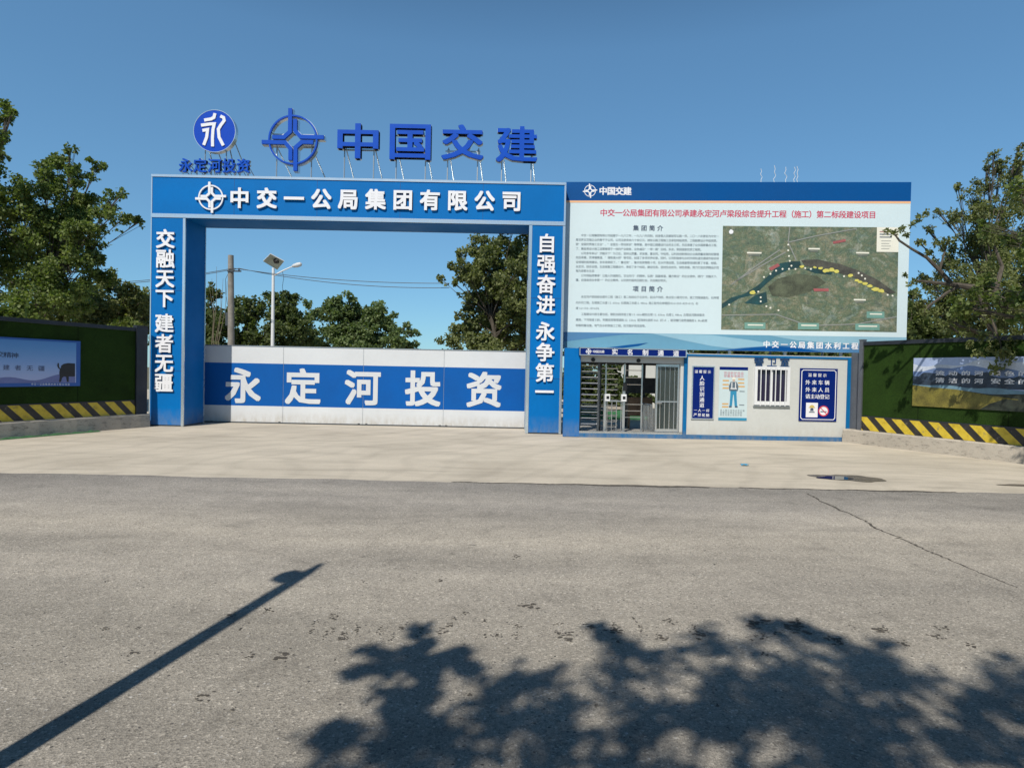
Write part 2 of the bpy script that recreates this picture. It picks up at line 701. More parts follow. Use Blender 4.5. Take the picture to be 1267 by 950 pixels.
def m_apron():
    m, nt, b = new_mat('concrete_apron')
    p = pos(nt)
    a = noise(nt, p, .5, 6, .6, .3)
    st = noise(nt, pos(nt, (.25, 1.3, 1)), 1.4, 5, .6, 1.2)
    c = ramp(nt, a, [(.3, (.42, .375, .305)), (.5, (.495, .445, .365)), (.7, (.56, .50, .41))])
    c = mix(nt, 1.0, c, ramp(nt, st, [(.3, .80), (.5, .98), (.75, 1.06)]), 'MULTIPLY')
    # swept tyre arcs turning in through the gate
    w = nd(nt, 'ShaderNodeTexWave', wave_type='RINGS', rings_direction='Z')
    w.inputs['Scale'].default_value = .38
    w.inputs['Distortion'].default_value = 11
    w.inputs['Detail'].default_value = 3
    w.inputs['Detail Scale'].default_value = .6
    mp = nd(nt, 'ShaderNodeMapping')
    mp.inputs['Location'].default_value = (-7.5, -9.0, 0)
    nt.links.new(p, mp.inputs['Vector'])
    nt.links.new(mp.outputs[0], w.inputs['Vector'])
    c = mix(nt, .38, c, ramp(nt, w.outputs['Fac'], [(.0, .80), (.3, 1.0), (1, 1.0)]), 'MULTIPLY')
    f = noise(nt, p, 60, 3, .6)
    c = mix(nt, 1.0, c, ramp(nt, f, [(.3, .86), (.7, 1.04)]), 'MULTIPLY')
    sp = noise(nt, p, 3.1, 4, .6, .5)
    c = mix(nt, ramp(nt, sp, [(.72, 0.0), (.77, .55)]), c, (.12, .10, .085))
    nt.links.new(c, b.inputs['Base Color'])
    b.inputs['Roughness'].default_value = .85
    b.inputs['Specular IOR Level'].default_value = .3
    bump(nt, b, f, .3, .006)
    return m


rnd = random.Random(7)
mb = MB()
mb.flat([(-600, -600), (600, -600), (600, 900), (-600, 900)], 0)
struct('ground', mb, m_ground())
EDGE = 9.66
mb = MB()
# road sheet: its far edge wanders a little where the asphalt was cut
top = []
x = -60.0
while x <= 60:
    wv = .025 * math.sin(x * 1.7) + .02 * math.sin(x * 4.3 + 1) + rnd.uniform(-.012, .012)
    top.append((x, EDGE + .06 + wv))
    x += .12 if abs(x) < 12 else 1.0
mb.flat([(-60, -9), (60, -9)] + top[::-1], .004 + .008)
road = struct('road', mb, m_asphalt())
mb = MB()
mb.flat([(-40, EDGE - .3), (40, EDGE - .3), (40, 46), (-40, 46)], .008)
struct('concrete_apron', mb, m_apron())


def ragged(cx, cy, rx, ry, n, seed, z, amp=.35):
    r = random.Random(seed)
    ks = [(k, r.uniform(0, 6.28), r.uniform(.3, 1) / k) for k in range(2, 9)]
    out = []
    for i in range(n):
        t = 2 * math.pi * i / n
        q = 1 + amp * sum(a * math.sin(k * t + p) for k, p, a in ks)
        out.append((cx + rx * q * math.cos(t), cy + ry * q * math.sin(t)))
    return out


M_TAR = mat('damp_dark', (.095, .082, .066), .8, 0, .3, 6, .2)
M_CRACK = mat('crack_dark', (.10, .088, .072), .95, 0, .3, 9, .2)
# crack running from the apron edge towards the lower right
mb = MB()
pts_px = [(1000, 612), (1014, 620), (1040, 632), (1062, 641), (1083, 655), (1110, 665), (1140, 679), (1165, 690), (1190, 700), (1215, 711), (1240, 721), (1262, 730)]
pts = []
r9 = random.Random(3)
for i in range(len(pts_px) - 1):
    for k in range(8):
        t = k / 8
        q = ground(pts_px[i][0] + (pts_px[i + 1][0] - pts_px[i][0]) * t, pts_px[i][1] + (pts_px[i + 1][1] - pts_px[i][1]) * t)
        pts.append((q.x + r9.gauss(0, .012), q.y + r9.gauss(0, .018)))
n = len(pts)
L, R = [], []
for i in range(n):
    a, b_ = Vector(pts[max(0, i - 1)]), Vector(pts[min(n - 1, i + 1)])
    d = (b_ - a).normalized()
    w = (.018 * (1 - .70 * i / n)) * r9.uniform(.4, 1.3)
    L.append((pts[i][0] - d.y * w, pts[i][1] + d.x * w))
    R.append((pts[i][0] + d.y * w, pts[i][1] - d.x * w))
mb.v = [(x, y, .0145) for x, y in L + R]
for i in range(n - 1):
    mb.face((i, n + i, n + i + 1, i + 1))
crack = mb.build('crack', M_CRACK, road)
# damp grit line in the joint between road and apron
mb = MB()
N = 160
a0, a1 = ground(600, 602.5), ground(1180, 608.5)
up_, dn_ = [], []
for i in range(N + 1):
    t = i / N
    px = 560 + (1190 - 560) * t
    c = EDGE + .05 + .02 * math.sin(px * .09) + r9.uniform(-.01, .01)
    X = (px - 633.5) / FPX * EDGE
    thick = max(.012, .06 * math.exp(-((px - 800) / 110) ** 2) + .05 * math.exp(-((px - 1120) / 50) ** 2) + .018 + r9.uniform(-.012, .02))
    if 880 < px < 920:
        thick = .012
    up_.append((X, c + thick * .5))
    dn_.append((X, c - thick))
mb.v = [(x, y, .016) for x, y in up_ + dn_]
for i in range(N):
    mb.face((i, N + 1 + i, N + 2 + i, i + 1))
mb.build('joint_grit', M_CRACK, road)
# drips on the asphalt
drips = [(352, 814, .09, .03), (290, 763, .07, .02), (330, 757, .06, .02), (163, 812, .07, .02), (655, 752, .1, .02), (700, 790, .09, .03), (640, 690, .07, .02),
         (728, 775, .06, .02), (760, 782, .09, .025), (815, 790, .08, .02), (860, 788, .1, .03), (935, 772, .12, .04), (985, 778, .13, .06), (1035, 795, .1, .03),
         (1090, 782, .09, .02), (1160, 790, .07, .02), (310, 812, .05, .02), (250, 865, .06, .02), (130, 780, .05, .015), (520, 785, .05, .02), (690, 775, .05, .015),
         (545, 720, .04, .012), (885, 700, .05, .012), (1200, 800, .06, .02), (1120, 800, .07, .02), (600, 770, .05, .015), (575, 760, .05, .015), (640, 778, .05, .014)]
mb = MB()
rs_ = random.Random(12)
for k in range(46):                       # a loose line of drips across the lane, as in the photo
    drips.append((rs_.uniform(380, 1180), rs_.gauss(784, 9), rs_.uniform(.02, .06), .02))
for k in range(24):
    drips.append((rs_.uniform(20, 1240), rs_.uniform(640, 900), rs_.uniform(.012, .03), .012))
for k, (px, py, rx, ry) in enumerate(drips):
    g = ground(px, py)
    rx *= .75
    m_ = 4 + int(rx * 150)
    for j in range(m_):
        q_ = rs_.uniform(.08, .26) * rx if rx > .03 else rx * rs_.uniform(.2, .4)
        mb.flat(ragged(g.x + rs_.gauss(0, rx * .42), g.y + rs_.gauss(0, max(.014, ry * 1.3)), q_, q_ * rs_.uniform(.5, .9), 14, k * 31 + j, 0, .45), .0150 + .00006 * j)
mb.build('stain', M_TAR, road)

# puddle by the apron edge: wet rim, standing water
mw, nt, b = new_mat('wet_concrete')
p = pos(nt)
nt.links.new(ramp(nt, noise(nt, p, 5, 5, .6), [(.3, (.085, .073, .06)), (.7, (.16, .137, .11))]), b.inputs['Base Color'])
nt.links.new(ramp(nt, noise(nt, p, 9, 4, .6), [(.35, .25), (.65, .6)]), b.inputs['Roughness'])
bump(nt, b, noise(nt, p, 35, 4, .6), .4, .01)
mwater, nt, b = new_mat('puddle_water')
b.inputs['Base Color'].default_value = (.03, .028, .025, 1)
b.inputs['Roughness'].default_value = .02
b.inputs['IOR'].default_value = 1.33
b.inputs['Specular IOR Level'].default_value = 1.0
g = ground(1052, 592)
mb = MB()
mb.flat(ragged(g.x, g.y, .53, .37, 120, 11, 0, .40), .014)
pud = struct('puddle', mb, mw)
g2 = ground(1042, 592.5)
mb = MB()
mb.flat(ragged(g2.x - .10, g2.y + .02, .29, .2, 60, 14, 0, .25), .0165)
mb.build('standing_water', mwater, pud)
g = ground(1262, 601)
mb = MB()
mb.flat(ragged(g.x, g.y, .35, .10, 60, 21, 0, .2), .014)
struct('puddle', mb, mw)

# crumpled blue wrapper lying on the apron
g = ground(921, 576.5)
mb = MB()
r4 = random.Random(2)
vv, ff = [], []
for j in range(5):
    for i in range(6):
        vv.append((g.x + (i - 2.5) * .028 + r4.uniform(-.006, .006), g.y + (j - 2) * .03 + r4.uniform(-.006, .006), .012 + r4.uniform(.004, .035)))
for j in range(4):
    for i in range(5):
        a = j * 6 + i
        ff.append((a, a + 1, a + 7, a + 6))
mb.add(vv, ff)
tag(mb.build('plastic_wrapper', mat('wrapper_blue', (.05, .30, .50), .35)), 'small crumpled blue plastic wrapper lying on the pale concrete apron', 'litter')

# ------------------------------------------------------------------ gateway
YP = 17.85
FP = Frame(0, YP, 0)
DEP = 1.2
gw = thing('entrance_gateway', 'tall blue panelled gateway with white slogan lettering on both pillars and its top beam', 'gateway', FP)


def uP(px, py=400, off=0.0):
    return FP.uv(px, py, off)[0]


zt_l = FP.uv(186, 218.3)[1]
zt_r = FP.uv(697, 227)[1]
ZT = (zt_l + zt_r) / 2
ZB = (FP.uv(187, 270.8)[1] + FP.uv(697, 277.5)[1]) / 2
XL, XR = uP(185.5), uP(697)
XLI = uP(228.3)
XRI = uP(652.3)
tw = .07


def panel_seams(mbx, x0, x1, zs):
    for z in zs:
        mbx.box(x0, x1, -.004, .01, z - .006, z + .006)


for nm, x0, x1, txt, p0, p1, gap, lead in (
        ('pillar', XL, XLI, '交融天下 建者无疆', (205.8, 296), (203.6, 473.2), None, 1),
        ('pillar', XRI, XR, '自强奋进 永争第一', (676.4, 301.5), (673.5, 484.6), None, 0)):
    mb = MB()
    mb.use(M_BLUE)
    mb.box(x0 + .02, x1 - .02, .0, DEP, .05, ZB)
    mb.use(M_DARKSTEEL).box(x0 + .03, x1 - .03, .02, DEP - .02, 0, .05)
    pil = mb.build(nm, None, gw)
    mb = MB()
    mb.box(x0, x0 + .03, -.012, .03, .02, ZB - .012)
    mb.box(x1 - tw, x1, -.014, .03, .02, ZB - .012)
    if not lead:
        mb.box(x0 + .03, x0 + .09, -.014, .03, .02, ZB - .012)
    mb.box(x0, x0 + .03, DEP - .03, DEP + .012, .02, ZB - .012)
    mb.box(x1 - .03, x1, DEP - .03, DEP + .012, .02, ZB - .012)
    mb.build('corner_trim', M_TRIM, pil)
    mb = MB()
    panel_seams(mb, x0 + .035, x1 - tw - .002, [1.62, 3.95])
    mb.build('panel_seam', mat('seam_blue', (.002, .06, .22), .5), pil)
    mb = MB()
    ys = [296, 320.3, 344.5, 368.9, 399.9, 424.9, 449, 473.2] if lead else [301.5, 326.6, 352, 377, 410, 435.6, 461, 484.6]
    for ch, y in zip(txt.replace(' ', ''), ys):
        t = (y - ys[0]) / (ys[-1] - ys[0])
        px = p0[0] + (p1[0] - p0[0]) * t
        u, v = FP.uv(px, y)
        put(mb, ch, u, v, .56, .56, -.055, -.015, .022)
    mb.build('lettering', M_LETTER, pil)

mb = MB()
mb.use(M_BLUE).box(XL + .02, XR - .02, 0, DEP, ZB + .0, ZT - .03)
beam = mb.build('header_beam', None, gw)
mb = MB()
mb.box(XL, XR, -.02, DEP + .02, ZT - .03, ZT + .04)
mb.box(XL, XR, -.016, .03, ZB - .0, ZB + .115)
mb.box(XL, XR, DEP - .03, DEP + .016, ZB - .0, ZB + .10)
mb.box(XL, XL + .035, -.012, .03, ZB + .117, ZT - .032)
mb.box(XR - .05, XR, -.012, .03, ZB + .117, ZT - .032)
mb.build('edge_trim', M_TRIM, beam)
mb = MB()
for k in range(1, 5):
    xx = XL + (XR - XL) * k / 5
    mb.box(xx - .005, xx + .005, -.003, .01, ZB + .12, ZT - .035)
mb.build('panel_seam', mat('seam_blue', (.002, .06, .22), .5), beam)
mb = MB()
for i, ch in enumerate('中交一公局集团有限公司'):
    px = 297.4 + 33.57 * i
    py = 245.6 + (249.4 - 245.6) * i / 10
    u, v = FP.uv(px, py)
    put(mb, ch, u, v, .60, .60, -.06, -.015, .03)
mb.build('lettering', M_LETTER, beam)
mb = MB()
u, v = FP.uv(261.8, 245)
emblem(mb, u, v, .445, -.06, -.015, .15, .085)
mb.build('emblem', M_LETTER, beam)

# ------------------------------------------------------------------ signs standing on the beam
FS = Frame(0, YP + .25, 0)
ZTOP = ZT + .04


def strut(mbx, x, z0, z1, y0=0.0, y1=.05, r=.018):
    mbx.tube([(x, y0, z0), (x, y1, z1)], r, 6)


# blue disc
dsc = thing('disc_sign', 'round blue disc sign with white curved strokes standing above left end of the beam', 'sign', FS)
cx, cz = FS.uv(267.5, 164.0)
rr = .60
mb = MB()
mb.disc(cx, cz, rr, -.10, .06, 56)
disc = mb.build('disc', M_DISC, dsc)
mb = MB()
mb.strip([(cx + (rr + .008) * math.cos(2 * math.pi * k / 56), cz + (rr + .008) * math.sin(2 * math.pi * k / 56)) for k in range(56)], .014, -.106, .07, True)
mb.build('rim', M_TRIM, dsc)
mb = MB()
S = [[(-.49, .50), (-.16, .56), (-.02, .64), (.03, .84)],
     [(-.64, .25), (-.2, .32), (.0, .33), (-.06, .05), (-.08, -.35), (-.07, -.76)],
     [(-.57, .0), (-.32, .05), (-.36, -.31), (-.50, -.70)],
     [(.29, .71), (.45, .64), (.48, .50), (.33, .30), (.20, .08), (.24, -.31), (.45, -.70)]]
for st in S:
    mb.strip([(cx + a * rr, cz + b2 * rr) for a, b2 in st], .145 * rr, -.125, -.09)
mb.build('brush_strokes', M_LETTER, dsc)
mb = MB()
for dx in (-.32, .30):
    strut(mb, cx + dx, ZTOP, cz - .45, .0, .02)
    mb.tube([(cx + dx + .02, .75, ZTOP), (cx + dx + .02, .06, cz - .2)], .018, 6)
    mb.tube([(cx + dx + .42, .85, ZTOP), (cx + dx + .16, .06, cz - .1)], .016, 6)
mb.build('strut', M_STEEL, dsc)

# small row of blue letters under the disc
sm = thing('letter_sign', 'low row of five small blue raised letters below the round blue disc', 'sign', FS)
mb = MB()
legs = MB()
for i, ch in enumerate('永定河投资'):
    px = 231.5 + (302.5 - 231.5) * i / 4
    u, v = FS.uv(px, 205.8 + .6 * i / 4, -.15)
    lt = MB()
    lt.use(M_SIGNBLUE)
    put(lt, ch, u, v, .40, .42, -.24, -.20, .018)
    lt.use(M_TRIM)
    put(lt, ch, u, v, .41, .43, -.198, -.13, .024)
    lt.build('letter', None, sm)
    for dx in (-.12, .12):
        strut(legs, u + dx, ZTOP, v - .12, -.14, -.15, .012)
        legs.tube([(u + dx + .1, .2, ZTOP), (u + dx, -.12, v)], .012, 6)
legs.build('strut', M_STEEL, sm)

# compass emblem
ce = thing('compass_emblem', 'large open blue compass star emblem in a thin ring standing on the beam', 'sign', FS)
mb = MB()
cx, cz = FS.uv(364.5, 175.3)
mb.use(M_SIGNBLUE)
emblem(mb, cx, cz, .90, -.16, -.11, .125, .05)
mb.use(M_TRIM)
emblem(mb, cx, cz, .91, -.108, .06, .15, .07)
mb.build('star', None, ce)
mb = MB()
for dx in (-.52, .50):
    strut(mb, cx + dx, ZTOP, cz - .1, .0, .03, .02)
    mb.tube([(cx + dx + .30, .9, ZTOP), (cx + dx - .06, .06, cz - .05)], .018, 6)
mb.box(cx - .66, cx + .66, .06, .10, cz - .16, cz - .12)
mb.box(cx - .66, cx + .66, .06, .10, cz + .2, cz + .24)
mb.build('strut', M_STEEL, ce)

# four big letters
bl = thing('letter_sign', 'four big blue raised letters on slim struts along the top of the beam', 'sign', FS)
big = [('中', 418.5, 468.5, 153.5, 197.5), ('国', 483, 533, 154.5, 199), ('交', 547, 598, 155, 199), ('建', 614.5, 664.5, 157, 202)]
for ch, x0, x1, y0, y1 in big:
    a = FS.uv(x0, y0, -.1)
    b2 = FS.uv(x1, y1, -.1)
    lt = MB()
    cxx, czz = (a[0] + b2[0]) / 2, (a[1] + b2[1]) / 2
    w, h = b2[0] - a[0], a[1] - b2[1]
    lt.use(M_SIGNBLUE)
    put(lt, ch, cxx, czz, w, h, -.17, -.115, .018, True)
    lt.use(M_TRIM)
    put(lt, ch, cxx, czz, w * 1.015, h * 1.015, -.113, .0, .022, True)
    let = lt.build('letter', None, bl)
    st = MB()
    for dx in (-.36 * w, .36 * w):
        strut(st, cxx + dx, ZTOP, czz - h * .15, .0, .02, .02)
        st.tube([(cxx + dx + .16, .8, ZTOP), (cxx + dx + .02, .04, czz - h * .1)], .018, 6)
    st.box(cxx - .42 * w, cxx + .42 * w, .02, .05, czz - h * .22, czz - h * .18)
    st.box(cxx - .42 * w, cxx + .42 * w, .02, .05, czz + h * .22, czz + h * .26)
    st.build('strut', M_STEEL, bl)

# ------------------------------------------------------------------ sliding gate
YG = 19.45
FG = Frame(0, YG, 0)
gt = thing('sliding_gate', 'closed white sliding gate with a broad blue band and five large white letters', 'gate', FG)
gx0, gx1 = FG.uv(243, 475)[0], FG.uv(662, 475)[0]
ZG1 = (FG.uv(255, 429)[1] + FG.uv(650, 434.2)[1]) / 2
ZG0 = (FG.uv(255, 520.6)[1] + FG.uv(650, 528.8)[1]) / 2
ZB1 = (FG.uv(255, 449.6)[1] + FG.uv(650, 454.8)[1]) / 2
ZB0 = (FG.uv(255, 501.6)[1] + FG.uv(650, 508)[1]) / 2
seams = [gx0, FG.uv(350.4, 475)[0], FG.uv(449.3, 480)[0], FG.uv(549, 480)[0], gx1]
rg = random.Random(5)
for k in range(4):
    a, b2 = seams[k] + .006, seams[k + 1] - .006
    mb = MB()
    # sheet with a very slight oil-can ripple, closed back
    nx, nz = 14, 10
    base = len(mb.v)
    mb.use(M_GATEWHITE)
    ph = rg.uniform(0, 6)
    zs = [ZG0, ZG0 + .12, ZG0 + .25, ZB0, ZB0 + .15, (ZB0 + ZB1) / 2, ZB1 - .15, ZB1, ZB1 + .12, ZG1 - .1, ZG1]
    for z in zs:
        for i in range(nx + 1):
            x = a + (b2 - a) * i / nx
            e = math.sin(math.pi * i / nx) * math.sin(math.pi * (z - ZG0) / (ZG1 - ZG0))
            mb.v.append((x, -.006 * e * math.sin(x * 3.1 + z * 2 + ph) , z))
    for j in range(len(zs) - 1):
        mb.use(M_GATEBLUE if 3 <= j < 7 else M_GATEWHITE)
        for i in range(nx):
            q = base + j * (nx + 1) + i
            mb.face((q, q + 1, q + nx + 2, q + nx + 1))
    mb.use(M_GATEWHITE)
    mb.box(a, b2, .012, .06, ZG0, ZG1)
    pan = mb.build('gate_panel', None, gt)
mb = MB()
mb.use(M_STEEL).box(gx0, gx1, -.01, .07, ZG1 + .002, ZG1 + .03)
mb.use(M_DARKSTEEL).box(gx0, gx1, -.012, .07, ZG0 - .05, ZG0 - .003)  # bottom bar coloured dark in place of the shaded gap under the gate
mb.use(M_STEEL)
for s_ in seams[1:4]:
    mb.box(s_ - .006, s_ + .006, .006, .05, ZG0, ZG1)
mb.build('frame', None, gt)
mb = MB()
for px, ch in zip((300.8, 375.0, 448.9, 523.4, 599), '永定河投资'):
    py = 476.8 + (481.8 - 476.8) * (px - 300) / 300
    u, v = FG.uv(px, py)
    put(mb, ch, u, v, 1.16, 1.16, -.012, None, .026)
mb.build('lettering', M_GATEWHITE, gt)
for s_ in (seams[0] + .5, seams[1] - .1, seams[1] + .1, seams[2] - .12, seams[2] + .12, seams[3] - .1, seams[3] + .1, seams[4] - .5):
    mb = MB()
    mb.tube([(s_, .015, .07), (s_, .055, .07)], .06, 14)
    mb.box(s_ - .035, s_ + .035, -.0, .012, .07, ZG0 - .05)
    mb.build('wheel', M_DARKSTEEL, gt)
mb = MB()
mb.box(gx0 - .2, gx1 + .3, .015, .055, .012, .03)
mb.build('floor_rail', M_DARKSTEEL, gt)

# ------------------------------------------------------------------ guard booth
ga, gb = ground(697, 541), ground(1051, 546.3)
yb = (ga.y + gb.y) / 2
ang = math.atan2(gb.y - ga.y, gb.x - ga.x) * .6
FB = Frame(ga.x + .0, yb - (gb.x - ga.x) * math.tan(ang) / 2, ang)
bt = thing('guard_booth', 'white panelled guard booth with blue frame and barred window beside an open passage', 'guard booth', FB)
BD = 2.6


def ub(px, py=490, off=0.0):
    return FB.uv(px, py, off)[0]


def vb(px, py, off=0.0):
    return FB.uv(px, py, off)[1]


ZR = (vb(860, 441) + vb(1045, 444.3)) / 2       # top of the white wall
ZRT = (vb(860, 438.6) + vb(1045, 441.8)) / 2
x_bl0, x_bl1 = ub(697.6), ub(717.3)
x_op1 = ub(840.5)
x_po0, x_po1 = ub(845.5), ub(849.7)
x_w1 = ub(1047.3)
x_e = ub(1051.6)
z_sill = vb(780, 535.5)
ZBR = .13
# front wall to the right of the passage, with a hole for the window
wx0, wx1, wz0, wz1 = *[ub(936), ub(972.5)], vb(955, 496.5), vb(955, 457.5)
mb = MB()
mb.use(M_WALL)
T = .06
mb.box(x_po1, wx0, 0, T, ZBR, ZR)
mb.box(wx1, x_w1, 0, T, ZBR, ZR)
mb.box(wx0, wx1, 0, T, ZBR, wz0)
mb.box(wx0, wx1, 0, T, wz1, ZR)
# side, back and partition walls
mb.box(x_e - .09, x_e - .03, T, BD, ZBR, ZR)
mb.box(x_po1 - .05, x_e - .092, BD - .06, BD, ZBR, ZR)
mb.box(x_po0 - .01, x_po0 + .05, T + .06, BD - .061, ZBR, ZR)
mb.build('wall', None, bt)
mb = MB()
for k in range(1, 7):
    xx = x_po1 + (x_w1 - x_po1) * k / 7
    if wx0 - .1 < xx < wx1 + .1:
        continue
    mb.box(xx - .004, xx + .004, -.0025, .01, ZBR + .003, ZR - .003)
mb.build('panel_seam', mat('wall_seam', (.50, .50, .47), .6), bt)
# blue frame
zpan = vb(707, 430.5)
mb = MB()
mb.box(x_bl0, x_bl1, -.02, .12, .02, zpan)
mb.build('blue_panel', M_BLUE, bt)
for x0, x1 in ((x_po0, x_po1), (x_w1, x_e)):
    mb = MB()
    mb.box(x0, x1, -.03, .09, .0, ZRT)
    mb.build('frame_post', M_BLUE2, bt)
mb = MB()
mb.box(x_po1 + .002, x_w1 - .002, -.025, .09, ZR, ZRT - .002)
mb.box(x_bl0, x_e, BD - .1, BD + .02, ZR, ZRT - .002)
mb.build('top_rail', M_BLUE2, bt)
mb = MB()
mb.box(x_bl1 + .001, x_po0 - .001, -.028, .09, .0, ZBR - .01)
mb.box(x_po1 + .002, x_w1 - .002, -.028, .09, .0, ZBR - .002)
mb.box(x_e - .1, x_e, .091, BD, .0, ZBR - .002)
mb.build('base_rail', M_BLUE2, bt)
mb = MB()
mb.box(x_bl1, x_e, .092, BD - .101, ZRT - .08, ZRT - .02)
mb.box(x_bl1 - .1, x_e + .03, -.01, BD + .05, ZRT - .0, ZRT + .02)
mb.build('roof', mat('booth_roof', (.55, .56, .55), .5), bt)
mb = MB()
mb.box(x_bl1 + .001, x_po0 - .001, .091, BD, .02, ZBR - .012)
mb.build('passage_floor', mat('passage_floor', (.30, .29, .27), .7), bt)
mb = MB()
mb.box(x_bl1 + .001, x_po0 - .001, .0, .10, ZBR - .009, ZBR + .05)
mb.build('threshold', M_STAINLESS, bt)
z_lin = vb(790, 449)
mb = MB()
mb.box(x_bl1 + .001, x_po0 - .001, .035, .09, z_lin, ZRT - .005)
mb.box(x_op1 + .03, x_po0 - .001, .03, .09, ZBR + .06, z_lin - .002)
mb.build('lintel', M_WALL, bt)
for px, py in ((734, 445), (790.3, 446.2)):
    u, v = FB.uv(px, py)
    mb = MB()
    mb.disc(u, v, .055, -.0, .034, 18)
    mb.disc(u, v, .035, -.03, -.0005, 18)
    mb.build('camera_dome', M_BLACK, bt)
# window
wf = MB()
fx0, fx1, fz0, fz1 = ub(932.6), ub(976.2), vb(955, 501.0), vb(955, 453.6)
wf.box(fx0, wx0, -.05, .05, fz0, fz1)
wf.box(wx1, fx1, -.05, .05, fz0, fz1)
wf.box(wx0, wx1, -.05, .05, fz0, wz0)
wf.box(wx0, wx1, -.05, .05, wz1, fz1)
xm = (wx0 + wx1) / 2
wf.box(xm - .03, xm + .03, .0, .05, wz0, wz1)
win = wf.build('window', M_WHITE, bt)
mgl, nt, b = new_mat('window_glass')
b.inputs['Base Color'].default_value = (.02, .018, .045, 1)
b.inputs['Roughness'].default_value = .06
b.inputs['Specular IOR Level'].default_value = .5
mb = MB()
mb.box(wx0, wx1, .052, .058, wz0, wz1)
mb.build('glass', mgl, win)
mb = MB()
for k in range(6):
    xx = wx0 + (wx1 - wx0) * (k + .38) / 6 + .03
    mb.box(xx - .011, xx + .011, -.08, -.055, fz0 - .03, fz1 - .03)
mb.build('security_bars', M_WHITE, win)
mb = MB()
mb.box(fx0 - .02, fx1 + .02, -.05, .0, fz0 - .055, fz0 - .032)
mb.build('sill', M_STEEL, win)
# wall letters above the window
mb = MB()
for ch, px in zip('警卫室', (938.8, 954.8, 970.6)):
    u, v = FB.uv(px, 447.6 + (px - 938) * .018)
    put(mb, ch, u, v, .30, .29, -.032, -.003, 0.0)
mb.build('lettering', mat('letter_navy', (.005, .05, .17), .4), bt)

# header sign over the passage
FH = Frame(FB.o.x - FB.n.x * .16, FB.o.y - FB.n.y * .16, FB.ang)
hd = thing('channel_sign', 'long narrow blue sign with white edge and lettering above the turnstile passage', 'sign', FH)
a = FH.uv(717, 430.0)
b2 = FH.uv(849.6, 441.6)
z1_ = (FH.uv(717, 429.6)[1] + FH.uv(849, 432.2)[1]) / 2
z0_ = (FH.uv(717, 439.8)[1] + FH.uv(849, 442.2)[1]) / 2
mb = MB()
mb.box(a[0], b2[0], .0, .16, z0_, z1_)
mb.build('panel', M_NAVY, hd)
mb = MB()
mb.strip([(a[0] + .015, z0_ + .015), (b2[0] - .015, z0_ + .015), (b2[0] - .015, z1_ - .015), (a[0] + .015, z1_ - .015)], .025, -.008, .02, True)
mb.build('border', M_TRIM, hd)
mb = MB()
zc = (z0_ + z1_) / 2
u = FH.uv(728.3, 435)[0]
emblem(mb, u, zc, .085, -.004, -.001, .2, .12)
row(mb, FH, '中国交建', (735.2, 434.9), (746, 435.1), 3.8, -.003, None, .03)
row(mb, FH, '实名制通道', (760.8, 435.2), (836.5, 437.3), 7.6, -.003, None, .022)
mb.build('lettering', M_LETTER, hd)


def notice(name, label, px0, py0, px1, py1, off=.015):
    """flat wall sign on the booth front: an Empty on the booth's front plane"""
    t = thing(name, label, 'notice', FB)
    a0 = FB.uv(px0, py0)
    a1 = FB.uv(px1, py1)
    return t, a0[0], a1[0], a1[1], a0[1]


# notice: face recognition channel
t, x0, x1, z0, z1 = notice('wall_notice', 'tall narrow dark blue notice with one vertical column of white characters', 856.4, 452.6, 882.4, 518.8)
mb = MB()
mb.box(x0, x1, -.022, -.003, z0, z1)
mb.build('panel', M_NAVY, t)
mb = MB()
mb.strip([(x0 + .012, z0 + .012), (x1 - .012, z0 + .012), (x1 - .012, z1 - .012), (x0 + .012, z1 - .012)], .028, -.032, -.01, True)
mb.build('frame', M_TRIM, t)
mb = MB()
row(mb, FB, '温馨提示', (861.6, 459.5), (877.6, 460.0), 4.2, -.025, None, .018)
for i, ch in enumerate('人脸识别通道'):
    row(mb, FB, ch, (868.8 - .1 * i, 467.5 + 6.75 * i), (0, 0), 6.2, -.025, None, .02)
row(mb, FB, '一人一杆', (860.5, 507.3), (875.8, 507.9), 4.2, -.025, None, .018)
row(mb, FB, '严禁尾随', (860.3, 513), (875.6, 513.6), 4.2, -.025, None, .018)
mb.build('lettering', M_LETTER, t)

# notice: protective clothing
t, x0, x1, z0, z1 = notice('safety_poster', 'pale poster with a drawn worker in blue trousers and a reflective vest', 890.2, 453.6, 923.6, 520.3)
mb = MB()
mb.box(x0, x1, -.012, -.002, z0, z1)
mb.build('sheet', mat('poster_pale', (.50, .60, .62), .5, 0, .05, 2, .02), t)
pr = MB()
H = z1 - z0
W = x1 - x0
y_ = -.0145
M_PBLUE = mat('trouser_blue', (.02, .24, .42), .6)
M_PGREY = mat('vest_grey', (.10, .14, .18), .6)
M_PORG = mat('tag_orange', (.62, .36, .12), .6)
M_PINK = mat('title_pink', (.55, .25, .30), .6)
M_SKIN = mat('drawn_skin', (.55, .40, .32), .6)


def pq(a, b3):
    return (x0 + a * W, z1 - b3 * H)


def quad(m, a0_, b0_, a1_, b1_, yy=y_):
    pr.use(m).sheet([pq(a0_, b0_), pq(a1_, b0_), pq(a1_, b1_), pq(a0_, b1_)], yy)


